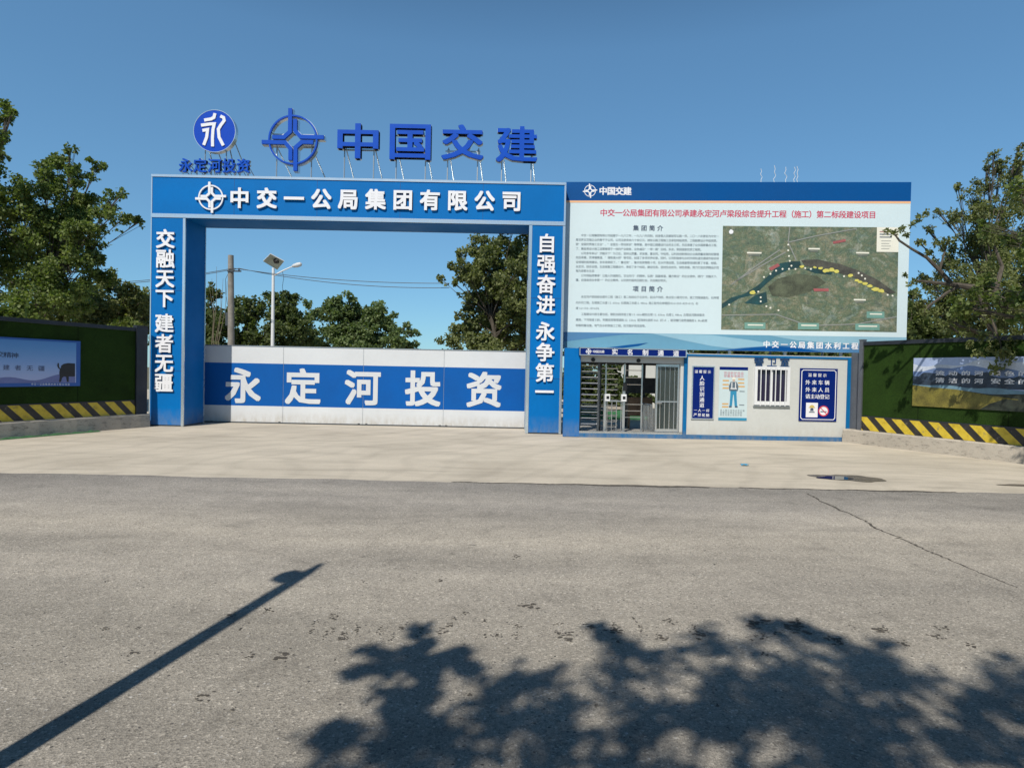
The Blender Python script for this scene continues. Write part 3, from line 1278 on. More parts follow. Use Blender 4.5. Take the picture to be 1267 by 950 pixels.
quad(M_NAVY, .0, .0, 1.0, .058)
quad(M_PBLUE, .0, .95, 1.0, 1.0)
quad(M_PBLUE, .40, .44, .62, .52)
pr.use(M_PBLUE).sheet([pq(.40, .52), pq(.50, .52), pq(.47, .73), pq(.38, .73)], y_)
pr.use(M_PBLUE).sheet([pq(.52, .52), pq(.62, .52), pq(.65, .73), pq(.56, .73)], y_)
quad(M_INK2, .36, .73, .46, .76)
quad(M_INK2, .57, .73, .67, .76)
pr.use(M_PGREY).sheet([pq(.40, .28), pq(.62, .28), pq(.68, .36), pq(.66, .45), pq(.36, .45), pq(.34, .36)], y_)
quad(M_WHITE, .40, .395, .62, .415, y_ - .002)
quad(M_WHITE, .43, .29, .46, .395, y_ - .002)
quad(M_WHITE, .56, .29, .59, .395, y_ - .002)
pr.use(M_SKIN).sheet([pq(.46, .23), pq(.56, .23), pq(.55, .275), pq(.47, .275)], y_)
pr.use(M_LEGEND).sheet([pq(.44, .232), pq(.58, .232), pq(.56, .20), pq(.51, .185), pq(.46, .20)], y_)
for a_, b_2 in ((.66, .215), (.66, .285), (.68, .35), (.12, .245), (.12, .32), (.12, .385), (.12, .68), (.12, .735)):
    quad(M_PORG, a_, b_2, a_ + .22, b_2 + .026)
for a_, b_2 in ((.72, .445), (.72, .70)):
    quad(M_INK, a_, b_2, a_ + .18, b_2 + .018)
pr.build('picture', None, t)
mb = MB()
for j, s_ in enumerate(('劳动防护用品', '穿戴标准图示')):
    for i, ch in enumerate(s_):
        c = pq(.21 + .118 * i, .115 + .055 * j)
        put(mb, ch, c[0], c[1], .085, .085, y_, None, .02)
mb.build('title', M_PINK, t)
mb = MB()
for j, s_ in enumerate(('进入施工现场必须正确', '佩戴安全帽系好帽带', '穿反光背心和防护鞋')):
    for i, ch in enumerate(s_):
        c = pq(.09 + .088 * i, .815 + .042 * j)
        put(mb, ch, c[0], c[1], .055, .06, y_, None, .01)
mb.build('caption', M_INK, t)

# notice: visitors
t, x0, x1, z0, z1 = notice('wall_notice', 'wide dark blue notice with a no smoking symbol, right of the barred window', 989.6, 455.4, 1034.2, 521.4)
mb = MB()
mb.box(x0, x1, -.025, -.003, z0, z1)
mb.build('panel', M_NAVY, t)
mb = MB()
q = .05
c = .045
mb.strip([(x0 + q + c, z0 + q), (x1 - q - c, z0 + q), (x1 - q, z0 + q + c), (x1 - q, z1 - q - c), (x1 - q - c, z1 - q), (x0 + q + c, z1 - q), (x0 + q, z1 - q - c), (x0 + q, z0 + q + c)], .02, -.028, -.0245, True)
mb.build('border', M_LETTER, t)
mb = MB()
row(mb, FB, '温馨提示', (1002.2, 463.8), (1020.6, 464.3), 4.6, -.028, None, .018)
row(mb, FB, '外来车辆', (999.6, 472.9), (1023.3, 473.4), 6.2, -.028, None, .02)
row(mb, FB, '外来人员', (999.6, 481.9), (1023.3, 482.4), 6.2, -.028, None, .02)
row(mb, FB, '请主动登记', (999.4, 490.2), (1023.4, 490.8), 6.1, -.028, None, .02)
mb.build('lettering', M_LETTER, t)
mb = MB()
r_ = rect(FB, 996.8, 498.0, 1010.8, 516.2)
mb.use(M_LETTER).box(r_[0], r_[1], -.030, -.0252, r_[2], r_[3])
cw, chh = r_[1] - r_[0], r_[3] - r_[2]
cxx, czz = (r_[0] + r_[1]) / 2, r_[3] - chh * .32
mb.use(mat('helmet_yellow', (.55, .42, .12), .5)).sheet([(cxx + .075 * math.cos(math.pi * k / 12), czz + .07 * math.sin(math.pi * k / 12)) for k in range(13)], -.0325)
mb.sheet([(cxx - .10, czz - .015), (cxx + .10, czz - .015), (cxx + .10, czz), (cxx - .10, czz)], -.0325)
mb.use(M_INK2).sheet([(cxx - .05, czz - .10), (cxx + .05, czz - .10), (cxx + .04, czz - .02), (cxx - .04, czz - .02)], -.0325)
mb.use(M_INK)
mb.sheet([(cxx - .09, czz - .15), (cxx + .09, czz - .15), (cxx + .07, czz - .115), (cxx - .07, czz - .115)], -.0325)
mb.build('helmet_card', None, t)
mb = MB()
c = FB.uv(1018.3, 508.3)
R_ = .135
mb.use(M_LETTER).disc(c[0], c[1], R_ * .9, -.0275, -.0252, 32)
mb.use(mat('ban_red', (.55, .04, .07), .5)).strip([(c[0] + R_ * math.cos(2 * math.pi * k / 32), c[1] + R_ * math.sin(2 * math.pi * k / 32)) for k in range(32)], .03, -.0315, -.0255, True)
mb.use(M_INK2).box(c[0] - .09, c[0] + .06, -.0295, -.0276, c[1] - .035, c[1] - .005)
mb.sheet([(c[0] + .065, c[1] - .035), (c[0] + .09, c[1] - .035), (c[0] + .09, c[1] - .005), (c[0] + .065, c[1] - .005)], -.0295)
mb.use(mat('ban_red', (.55, .04, .07), .5)).strip([(c[0] - R_ * .7, c[1] + R_ * .7), (c[0] + R_ * .7, c[1] - R_ * .7)], .022, -.0325, -.0298)
mb.build('no_smoking_symbol', None, t)

# ------------------------------------------------------------------ turnstile passage
# local frame of the booth, depth positive into the passage
tp = thing('turnstile', 'full height stainless turnstile with white card readers inside the booth passage', 'turnstile', FB)
z_top = z_lin - .02
TY = .55


def uo(px, off):
    return FB.uv(px, 495, off)[0]


def vo_(py, off, px=770):
    return FB.uv(px, py, off)[1]


mb = MB()
for px in (748.5, 771.6):
    u = uo(px, TY)
    mb.box(u - .035, u + .035, TY - .035, TY + .035, ZBR, vo_(478 if px > 760 else 488, TY))
mb.box(uo(772.5, TY) - .02, uo(772.5, TY) + .02, TY + .04, TY + .08, ZBR, z_top)
mb.box(uo(749.5, TY) - .02, uo(749.5, TY) + .02, TY + .04, TY + .08, ZBR, z_top)
mb.build('post', M_STAINLESS, tp)
mb = MB()
for k in range(4):
    u = uo(748.5, TY) + (uo(771.6, TY) - uo(748.5, TY)) * (k + .5) / 4
    mb.tube([(u, TY, ZBR), (u, TY, vo_(497, TY))], .013, 8)
mb.box(uo(748.5, TY), uo(771.6, TY), TY - .02, TY + .02, vo_(497, TY), vo_(495.5, TY))
mb.build('barrier', M_STAINLESS, tp)
for px in (751.6, 771.8):
    mb = MB()
    u, v = uo(px, TY - .1), vo_(492.3, TY - .1)
    mb.use(M_WHITE).bbox(u - .075, u + .075, TY - .14, TY - .04, v - .105, v + .105, .012)
    mb.use(M_BLACK).box(u - .04, u + .04, TY - .147, TY - .141, v - .035, v + .05)
    mb.build('card_reader', None, tp)
mb = MB()
u, v = uo(772.5, TY), vo_(478.5, TY)
mb.use(M_BLACK).bbox(u - .055, u + .055, TY - .08, TY - .03, v - .12, v + .12, .012)
mb.build('face_reader', None, tp)
# rotor with comb arms
ru = uo(741.5, TY + .5)
mb = MB()
mb.tube([(ru, TY + .5, ZBR), (ru, TY + .5, z_top)], .05, 12)
mb.build('rotor_post', M_DARKSTEEL, tp)
mb = MB()
k = 0
z = ZBR + .12
while z < z_top - .05:
    for q in range(3):
        aa = math.radians(18 + 120 * q)
        mb.tube([(ru, TY + .5, z), (ru + .62 * math.cos(aa), TY + .5 + .62 * math.sin(aa), z)], .016, 6)
    z += .155
mb.build('rotor_arms', M_STAINLESS, tp)
# comb cage opposite to the rotor, around x = 765
mb = MB()
z = ZBR + .12
while z < z_top - .05:
    x_a, x_b = uo(750, TY + .06), uo(764, TY + .06)
    mb.tube([(x_a, TY + .06, z), (x_b, TY + .12, z)], .014, 6)
    z += .155
for py in (458, 467, 475.5, 500, 508, 516):
    x_a, x_b = uo(773.5, TY + .06), uo(793, TY + .06)
    z = vo_(py, TY + .06)
    mb.tube([(x_a, TY + .06, z), (x_b, TY + .06, z)], .012, 6)
mb.box(uo(793, TY + .06), uo(793, TY + .06) + .035, TY + .04, TY + .08, ZBR, z_top)
mb.build('comb_cage', M_STAINLESS, tp)

# bar fence on the left of the passage
sf = thing('bar_railing', 'railing of thin horizontal bars at left side of the passage by the blue panel', 'railing', FB)
ua, ub_ = x_bl1 + .02, uo(739, .2)
mb = MB()
mb.box(ua, ua + .04, .18, .22, ZBR, z_top)
mb.box(ub_, ub_ + .05, .17, .23, ZBR, z_top)
mb.build('upright', M_DARKSTEEL, sf)
mb = MB()
z = ZBR + .24
while z < z_top - .05:
    mb.tube([(ua + .04, .2, z), (ub_, .2, z)], .014, 8)
    z += .165
mb.build('bars', M_STAINLESS, sf)

# low stainless barrier right of the reader
lb = thing('low_barrier', 'low stainless barrier of upright bars in the middle of the passage', 'barrier', FB)
mb = MB()
pa = (uo(795, 1.2), 1.2)
pb = (uo(806, .45), .45)
zt_ = vo_(500, .6)
for (q0, q1) in (pa, pb):
    mb.box(q0 - .03, q0 + .03, q1 - .03, q1 + .03, ZBR - .01, zt_)
mb.tube([(pa[0], pa[1], zt_), (pb[0], pb[1], zt_)], .025, 8)
for k in range(1, 7):
    t_ = k / 7
    x_, yy_ = pa[0] + (pb[0] - pa[0]) * t_, pa[1] + (pb[1] - pa[1]) * t_
    mb.tube([(x_, yy_, ZBR - .01), (x_, yy_, zt_)], .012, 6)
mb.use(M_STAINLESS)
lb_o = mb.build('bars', M_STAINLESS, lb)
mb = MB()
q0, q1 = pb
mb.box(q0 + .031, q0 + .14, q1 - .05, q1 + .05, ZBR - .01, zt_ - .1)
mb.build('cabinet', M_STAINLESS, lb)

# barred glass door leaf on the right
gd = thing('barred_door', 'tall glass door leaf with upright white bars at right side of the passage', 'door', FB)
dx0, dx1 = ub(811, 490, .12), x_op1 + .025
mb = MB()
mb.box(dx0, dx0 + .05, .10, .15, ZBR + .06, z_lin - .02)
mb.box(dx1 - .05, dx1, .10, .15, ZBR + .06, z_lin - .02)
mb.box(dx0 + .05, dx1 - .05, .10, .15, ZBR + .06, ZBR + .14)
mb.box(dx0 + .05, dx1 - .05, .10, .15, z_lin - .09, z_lin - .02)
mb.box(dx0 + .05, dx1 - .05, .105, .145, 1.02, 1.06)
mb.build('frame', M_STAINLESS, gd)
mb = MB()
for k in range(1, 5):
    x_ = dx0 + (dx1 - dx0) * k / 5
    mb.tube([(x_, .12, ZBR + .14), (x_, .12, 1.02)], .014, 8)
    mb.tube([(x_, .12, 1.06), (x_, .12, z_lin - .09)], .009, 8)
mb.build('bars', M_STAINLESS, gd)
mgd, nt, b = new_mat('smoky_glass')
b.inputs['Base Color'].default_value = (.05, .065, .06, 1)
b.inputs['Roughness'].default_value = .12
b.inputs['Alpha'].default_value = .5
mb = MB()
mb.box(dx0 + .05, dx1 - .05, .128, .134, ZBR + .14, z_lin - .09)
mb.build('glass', mgd, gd)
mb = MB()
mb.tube([(dx0 + .03, .09, 1.0), (dx0 + .03, .05, 1.0), (dx0 + .16, .05, 1.0)], .02, 8)
mb.build('handle', M_STAINLESS, gd)

# brown crate / board and dark cabinet inside, green mat beyond
mb = MB()
bx0, bx1 = uo(776, 1.9), uo(806, 1.9)
mb.bbox(bx0, bx1, 1.75, 2.05, vo_(514, 1.9), vo_(491, 1.9), .015)
for xx in (bx0 + .05, bx1 - .05):
    mb.box(xx - .03, xx + .03, 1.8, 2.0, ZBR - .012, vo_(514, 1.9))
tag(mb.build('wooden_counter', mat('brown_board', (.22, .14, .085), .6, 0, .3, 5, .15)), 'brown wooden counter standing on legs at the back of the passage', 'counter')
bpy.data.objects['wooden_counter'].location = FB.o
bpy.data.objects['wooden_counter'].rotation_euler = (0, 0, FB.ang)
# back frame of the passage
mb = MB()
for xx in (x_bl1 + .05, uo(775, BD - .05), uo(796, BD - .05), uo(812, BD - .05)):
    mb.box(xx - .04, xx + .04, BD - .11, BD - .03, ZBR - .012, ZR - .003)
mb.box(x_bl1, x_po0 - .012, BD - .11, BD - .03, vo_(451.5, BD), ZR - .003)
mb.box(uo(775, BD - .05) + .04, x_po0 - .012, BD - .09, BD - .04, vo_(486, BD), vo_(467, BD))
mb.box(uo(812, BD - .05) + .04, x_po0 - .012, BD - .088, BD - .042, ZBR, vo_(486.2, BD))
mb.build('back_frame', M_DARKSTEEL, bt)

# ------------------------------------------------------------------ billboard
YBL, YBR = 18.25, 17.62
bxl = at(698.3, 320, YBL).x
bxr = at(1124.6, 320, YBR).x
bang = math.atan2(YBR - YBL, bxr - bxl)
FL = Frame(bxl, YBL, bang)
BW = math.hypot(bxr - bxl, YBR - YBL)
bb = thing('billboard', 'huge white project billboard with text, aerial map and blue header above the guard booth', 'billboard', FL)
v_top = (FL.uv(700, 224.8)[1] + FL.uv(1127, 226)[1]) / 2
v_hd = (FL.uv(700, 248.0)[1] + FL.uv(1127, 249.6)[1]) / 2
v_or = (FL.uv(700, 250.6)[1] + FL.uv(1127, 252.2)[1]) / 2
v_wv = (FL.uv(700, 410.8)[1] + FL.uv(1060, 416.5)[1]) / 2
v_bt = (FL.uv(716, 429.6)[1] + FL.uv(1048, 437)[1]) / 2
mb = MB()
mb.use(M_BILLWHITE)
mb.box(0, BW, 0, .12, v_bt, v_top)
panel = mb.build('panel', None, bb)
mb = MB()
mb.box(.0, BW, -.004, -.0005, v_hd, v_top)
mb.build('header_band', M_BAND, bb)
mb = MB()
mb.box(0, BW, -.004, -.0005, v_or, v_hd - .001)
mb.build('header_line', M_ORANGE, bb)
# wave strip
mb = MB()
mb.use(M_WAVE1).sheet([(0, v_bt), (BW, v_bt), (BW, v_wv), (0, v_wv)], -.003)


def fl(*pts):
    out = []
    for px, py in pts:
        u, v = FL.uv(px, py)
        out.append((min(max(u, 0), BW), min(max(v, v_bt), v_wv)))
    return out


mb.use(M_WAVE3).sheet(fl((698, 410.5), (806, 412), (770, 414), (735, 418), (698, 422.5)), -.006)
mb.use(M_WAVE2).sheet(fl((806, 412), (880, 414.5), (930, 421), (985, 431), (930, 434), (880, 428), (845, 421)), -.006)
mb.use(M_WAVE2).sheet(fl((950, 414.5), (1122, 418), (1122, 424), (1040, 425), (985, 421)), -.006)
mb.use(M_WAVE3).sheet(fl((885, 435), (920, 430), (960, 427.5), (1010, 427), (1070, 427), (1122, 426), (1122, 442), (885, 442)), -.009)
mb.use(M_BAND).sheet(fl((745, 431), (775, 427), (802, 424), (790, 428), (765, 433), (745, 434)), -.009)
mb.use(M_BAND).sheet(fl((895, 434), (930, 430), (960, 428.2), (985, 430), (1020, 436), (1024, 440), (895, 440)), -.012)
mb.build('wave_strip', None, bb)
mb = MB()
u, v = FL.uv(730, 236.3)
emblem(mb, u, v, .21, -.008, -.005, .16, .09)
row(mb, FL, '中国交建', (746.3, 236.3), (776.3, 236.6), 10.4, -.006, None, .035)
mb.build('header_lettering', M_LETTER, bb)
mb = MB()
row(mb, FL, '中交一公局集团有限公司承建永定河卢梁段综合提升工程（施工）第二标段建设项目', (747, 263.2), (1079.5, 265.9), 9.5, -.003, None, .018)
mb.build('title', M_RED, bb)
mb = MB()
row(mb, FL, '集团简介', (786.9, 282.2), (816.8, 282.5), 7.2, -.003, None, .03)
row(mb, FL, '项目简介', (786.6, 357.4), (816.5, 357.8), 7.4, -.003, None, .03)
mb.build('heading', M_INK2, bb)
mb = MB()
row(mb, FL, '中交一公局集团水利工程', (948.5, 425.8), (1057.8, 428.2), 8.8, -.014, None, .03)
mb.build('footer_lettering', M_LETTER, bb)
para1 = [
    ('  中交一公局集团有限公司组建于一九六三年，一九九八年改制，前身是人民解放军公路一师，二〇一八年更名为中交一公局', 291.2, 712),
    ('是世界五百强企业的骨干子公司，公司注册资本六十余亿元，拥有公路工程施工总承包特级资质、工程勘察设计甲级资质，荣', 296.7, 712),
    ('获“全国优秀施工企业”、“全国五一劳动奖状”等荣誉，是中国公路建设行业的主力军，先后承建了众多国家重点工程，形成', 302.2, 712),
    ('了，集投资设计施工运营管理于一体的产业链条，业务遍及“一带一路”沿线，多次，荣获国家优质工程奖。', 307.8, 712),
    ('  公司多年来以“交融天下”为己任，坚持以质量，求发展，重合同，守信用，以科技创新推动企业高质量发展的经营理念，', 313.4, 712),
    ('先后承建，京津塘高速、“港珠澳大桥”等项目，创造了多项世界纪录，同时，公司积极参与水利市政轨道交通城市综合体建', 318.6, 712),
    ('设领域的投资建设，多年来荣获了，“鲁班奖”、詹天佑奖等数十项，在水环境治理，生态修复等领域积累了丰富，经验，在', 324.3, 712),
    ('永定河，综合治理，生态修复工程建设中，承担了多个标段，建设任务，坚持生态优先、绿色发展，努力打造优质精品示范工', 329.9, 712),
    ('程为首都水生态', 335.1, 712),
    ('  公司将始终秉承“公路人的铺路石，甘当先行”的精神，弘扬“固基修道、履方致远”的企业使命，践行“交融天下、建者无', 340.9, 712),
    ('疆，自强奋进永争第一”的企业精神，以优质的服务回报社会，共创美好明天。', 346.4, 712)]
para2 = [
    ('  永定河卢梁段综合提升工程（施工）第二标段位于北京市，起点卢沟桥，终点至小清河分洪，施工范围涵盖左、右岸堤', 367.1, 712),
    ('内外的工程，左堤施工长度12.65km，右堤施工长度2.48km，施工桩号左岸堤段K16+350~K29+010，右', 374.4, 712),
    ('堤16+150~18+630。', 381.3, 712),
    ('  工程建设内容主要包括，堤防加固改造工程13.66km堤防左堤12.65km，右堤2.48km，左堤巡河路修复改', 388.6, 712),
    ('建路，下河坡道32处，附属巡视管理道路22.22km，堤顶绿化面积362.2万m²，堤顶慢行道贯通路面6.8km及照', 395.5, 712),
    ('明等附属设施，电气及水机等施工工程，防汛管护房改造等。', 402.6, 712)]
for pname, para in (('company_text', para1), ('project_text', para2)):
    mb = MB()
    for s_, y, _x in para:
        s_ = s_.replace('  ', '\u3000\u3000')
        x = 714.0
        for ch in s_:
            adv = 3.28 if ord(ch) > 127 else 1.9
            if x > 889:
                break
            yy = y + (x - 712) * .0075
            u, v = FL.uv(x, yy)
            put(mb, ch, u, v, .082, .082, -.003, None, .012)
            x += adv
    mb.build(pname, M_INK, bb)
# printed aerial map
mmap, nt, b = new_mat('aerial_print')
p = pos(nt)
big_ = noise(nt, p, 1.3, 9, .75, .8)
med_ = noise(nt, pos(nt, (1, 1, 1.6)), 4.5, 6, .75)
fin_ = noise(nt, p, 26, 4, .7)
c = ramp(nt, big_, [(.25, (.10, .145, .15)), (.40, (.19, .21, .185)), (.48, (.09, .12, .08)), (.56, (.15, .155, .115)), (.64, (.25, .245, .21)), (.78, (.085, .12, .09))])
c = mix(nt, .9, c, ramp(nt, med_, [(.3, (.45, .5, .55)), (.45, (.8, .95, .85)), (.55, (1.1, 1.0, .8)), (.7, (1.7, 1.75, 1.8))]), 'MULTIPLY')
c = mix(nt, .8, c, ramp(nt, fin_, [(.3, .7), (.5, 1.0), (.72, 1.6)]), 'MULTIPLY')
nt.links.new(c, b.inputs['Base Color'])
b.inputs['Roughness'].default_value = .5


def fm(*pts):
    return [FL.uv(px, py) for px, py in pts]


mb = MB()
mb.use(mmap).sheet(fm((894.4, 279.6), (1112, 281.6), (1109.3, 411.0), (892.2, 407.9)), -.004)
M_RIVER = mat('map_river', (.012, .065, .07), .5, 0, .5, 3, .2)
M_BED = mat('map_bed', (.10, .095, .075), .5, 0, .6, 4, .25)
M_FIELD = mat('map_field', (.11, .125, .075), .5, 0, .6, 3, .25)
M_YEL = mat('map_yellow', (.62, .56, .12), .5, 0, .15, 5, .1)
M_MRED = mat('map_red', (.36, .10, .10), .5, 0, .2, 5, .1)
M_TEAL = mat('map_teal', (.16, .32, .27), .5, 0, .1, 4, .1)
M_MGREY = mat('map_road', (.26, .27, .25), .5, 0, .1, 4, .1)
mb.use(M_FIELD).sheet(fm((950, 355), (962, 345), (985, 339), (1010, 341), (1022, 350), (1000, 362), (975, 368), (955, 366)), -.007)
mb.use(M_RIVER).sheet(fm((893, 376), (905, 368), (920, 364), (938, 353), (955, 337), (965, 326), (978, 323.5), (990, 323.5), (991, 331), (975, 334), (960, 341), (945, 354), (935, 364), (915, 369), (903, 376), (893, 382)), -.009)
mb.sheet(fm((921, 375), (935, 365), (948, 361), (949.5, 374), (940, 377)), -.009)
mb.sheet(fm((995, 333), (1012, 332), (1030, 337), (1028, 340), (1008, 338)), -.009)
mb.use(M_BED).sheet(fm((991, 322), (1010, 321), (1040, 327), (1065, 336), (1085, 346), (1108, 362), (1100, 364), (1080, 353), (1050, 341), (1020, 333), (996, 329)), -.011)
for pl in ([(905, 352), (930, 333), (965, 309)], [(910, 348), (940, 330), (972, 312)], [(893, 390), (960, 389), (1000, 403), (1060, 401), (1109, 392)], [(977, 281), (975, 300), (985, 322)], [(975, 300), (1010, 292), (1060, 283)]):
    mb.use(M_MGREY).strip(fm(*pl), .03, -.012, -.0105)
for (x_, y_2, r2) in ((931, 362, .07), (992, 330, .05), (1015, 332, .05), (1022, 335, .075), (1029, 334, .07), (1035, 336, .06), (1052, 341, .06), (1060, 347, .05), (1070, 351, .06), (1076, 354, .06), (1083, 358, .08), (1090, 360, .07), (1064, 349, .05), (1008, 331, .04)):
    u, v = FL.uv(x_, y_2)
    mb.use(M_YEL).sheet(ragged(u, v, r2 * 1.25, r2 * .75, 18, int(x_), 0, .3), -.0135)
for (x_, y_2) in ((975, 303), (975, 310), (976, 317), (977, 323), (979, 329), (945, 343), (953, 339), (960, 335), (968, 333), (976, 333), (984, 333), (996, 332), (1003, 333), (938, 361), (941, 368), (941, 373), (948, 379), (953, 381), (963, 384), (902, 377), (1044, 342), (1062, 338), (1066, 341), (1070, 345), (1098, 365), (1104, 366)):
    u, v = FL.uv(x_, y_2)
    mb.use(M_LEGEND).sheet([(u + .028 * math.cos(k), v + .028 * math.sin(k)) for k in (0, .9, 1.8, 2.7, 3.6, 4.5, 5.4)], -.0155)
for pl in ([(951, 332), (962, 326), (965, 329), (954, 335)], [(1030, 299), (1046, 296), (1046, 299), (1031, 302)], [(1006, 357), (1025, 357), (1025, 360.5), (1007, 360.5)]):
    mb.use(M_MRED).sheet(fm(*pl), -.0135)
for a_, b_2, w_ in ((921, 399, 26), (987, 399.5, 26), (1072, 385.5, 22), (1058, 400.5, 30)):
    mb.use(M_TEAL).sheet(fm((a_, b_2), (a_ + w_, b_2 + .3), (a_ + w_, b_2 + 8.3), (a_, b_2 + 8)), -.0135)
    mb.use(M_LEGEND).strip(fm((a_ + 4, b_2 + 3), (a_ + w_ - 3, b_2 + 3.3)), .035, -.016, -.014)
for a_, b_2, w_ in ((924, 313, 18), (1000, 308, 14), (1059, 313, 16), (1056, 371, 15)):
    mb.use(M_LEGEND).strip(fm((a_, b_2), (a_ + w_, b_2 + .2)), .045, -.016, -.0125)
    mb.use(M_MGREY).strip(fm((a_ + 2, b_2 + 3), (a_ + w_ - 2, b_2 + 3.2)), .02, -.016, -.0125)
u, v = FL.uv(904.5, 287)
mb.use(M_LETTER).sheet(ragged(u, v, .06, .07, 14, 4, 0, .3), -.0135)
mb.use(M_LEGEND).sheet(fm((1084.8, 281.3), (1112, 281.6), (1111.3, 312.2), (1084.2, 311.8)), -.0135)
mb.use(M_INK2).sheet(fm((1088, 289.5), (1103, 289.7), (1103, 290.9), (1088, 290.7)), -.0165)
mb.sheet(fm((1088, 293), (1103, 293.2), (1103, 294.4), (1088, 294.2)), -.0165)
mb.use(M_MRED).sheet(fm((1088, 286.5), (1103, 286.7), (1103, 287.6), (1088, 287.4)), -.0165)
mb.use(M_MGREY)
for k in range(4):
    mb.sheet(fm((1090, 298 + 3.2 * k), (1102 - 2 * (k % 2), 298.1 + 3.2 * k), (1102 - 2 * (k % 2), 298.7 + 3.2 * k), (1090, 298.6 + 3.2 * k)), -.0165)
mb.build('map_print', None, bb)
# steel back frame and legs down behind / onto the booth roof
mb = MB()
for k in range(7):
    x_ = .15 + (BW - .3) * k / 6
    mb.box(x_ - .04, x_ + .04, .121, .20, v_bt, v_top - .05)
    yy = .9
    zb = ZRT + .02
    inside = FB.uv
    w_ = FL.world(x_, .16, 0)
    loc = (w_ - FB.o)
    if loc.dot(FB.e) > x_e + .05:
        zb = 0.0
    mb.box(x_ - .035, x_ + .035, .125, .195, zb, v_bt)
    w_ = FL.world(x_, 1.3, 0)
    mb.tube([(x_, 1.45, zb), (x_, .2, v_bt + (v_top - v_bt) * .55)], .035, 6)
for q in (.08, .5, .92):
    z_ = v_bt + (v_top - v_bt) * q
    mb.box(.02, BW - .02, .201, .25, z_ - .03, z_ + .03)
mb.build('frame', M_STEEL, bb)

# thin pale rods above the billboard
for k, (px, yt) in enumerate(((943, 208), (959.8, 204), (973.5, 206), (984.5, 206), (988.5, 205))):
    mb = MB()
    u, v = FL.uv(px, yt)
    rz = random.Random(k)
    zz = v_top
    pts = []
    steps = 5
    for i in range(steps + 1):
        pts.append(((.018 * (-1) ** i + .02 * rz.uniform(-1, 1)) if 0 < i else 0.0, 0.0, (v - v_top) * i / steps))
    mb.tube(pts, .007, 6)
    o = mb.build('zigzag_rod', M_WHITE)
    o.location = FL.world(u, .06, v_top)
    o.rotation_euler = (0, 0, bang)
    tag(o, ['leftmost thin pale zigzag rod on the top edge of the billboard', 'second thin zigzag rod from the left on the billboard top edge',
            'middle one of five thin zigzag rods on the billboard top edge', 'fourth thin zigzag rod, left one of the close right pair on the billboard',
            'rightmost thin pale zigzag rod on the top edge of the billboard'][k], 'rod', 'thin zigzag rods on top of the billboard')


# ------------------------------------------------------------------ turf fences on both sides
def m_turf():
    m, nt, b = new_mat('artificial_turf')
    p = pos(nt)
    f = noise(nt, p, 70, 3, .7)
    a = noise(nt, p, 1.3, 4, .6)
    c = ramp(nt, f, [(.3, (.005, .016, .002)), (.6, (.023, .053, .007)), (.8, (.041, .085, .013))])
    c = mix(nt, 1.0, c, ramp(nt, a, [(.3, .6), (.5, .95), (.7, 1.15)]), 'MULTIPLY')
    nt.links.new(c, b.inputs['Base Color'])
    b.inputs['Roughness'].default_value = .9
    b.inputs['Specular IOR Level'].default_value = .15
    tc = nd(nt, 'ShaderNodeTexCoord')
    sx = nd(nt, 'ShaderNodeSeparateXYZ')
    nt.links.new(tc.outputs['Object'], sx.inputs[0])
    wv = nd(nt, 'ShaderNodeMath', operation='MULTIPLY')
    nt.links.new(sx.outputs[0], wv.inputs[0])
    wv.inputs[1].default_value = .5
    fx = nd(nt, 'ShaderNodeMath', operation='FRACT')
    nt.links.new(wv.outputs[0], fx.inputs[0])
    seam = ramp(nt, fx.outputs[0], [(.0, .45), (.012, .6), (.02, 1.0)])
    nt.links.new(mix(nt, 1.0, c, seam, 'MULTIPLY'), b.inputs['Base Color'])
    bump(nt, b, f, .8, .02)
    return m


def m_stripes(flip):
    m, nt, b = new_mat('hazard_stripes')
    tc = nd(nt, 'ShaderNodeTexCoord')
    sx = nd(nt, 'ShaderNodeSeparateXYZ')
    nt.links.new(tc.outputs['Object'], sx.inputs[0])
    ad = nd(nt, 'ShaderNodeMath', operation='MULTIPLY_ADD')
    nt.links.new(sx.outputs[2], ad.inputs[0])
    ad.inputs[1].default_value = 1.0
    nt.links.new(sx.outputs[0], ad.inputs[2])
    fr_ = nd(nt, 'ShaderNodeMath', operation='MULTIPLY')
    nt.links.new(ad.outputs[0], fr_.inputs[0])
    fr_.inputs[1].default_value = 1 / .47
    fx = nd(nt, 'ShaderNodeMath', operation='FRACT')
    nt.links.new(fr_.outputs[0], fx.inputs[0])
    gt_ = nd(nt, 'ShaderNodeMath', operation='GREATER_THAN')
    nt.links.new(fx.outputs[0], gt_.inputs[0])
    gt_.inputs[1].default_value = .46
    d = noise(nt, pos(nt, (1, 1, 1)), 6, 5, .7)
    ye = ramp(nt, d, [(.3, (.40, .28, .015)), (.5, (.58, .42, .03)), (.7, (.62, .47, .05))])
    bk = ramp(nt, d, [(.3, (.012, .011, .010)), (.7, (.035, .03, .026))])
    c = mix(nt, gt_.outputs[0], bk, ye)
    chip = noise(nt, pos(nt), 9, 6, .75)
    c = mix(nt, ramp(nt, chip, [(.60, 0.0), (.66, .75)]), c, (.15, .135, .11))
    nt.links.new(c, b.inputs['Base Color'])
    b.inputs['Roughness'].default_value = .5
    return m


M_TURF = m_turf()
M_STR = m_stripes(0)
HF = 2.82


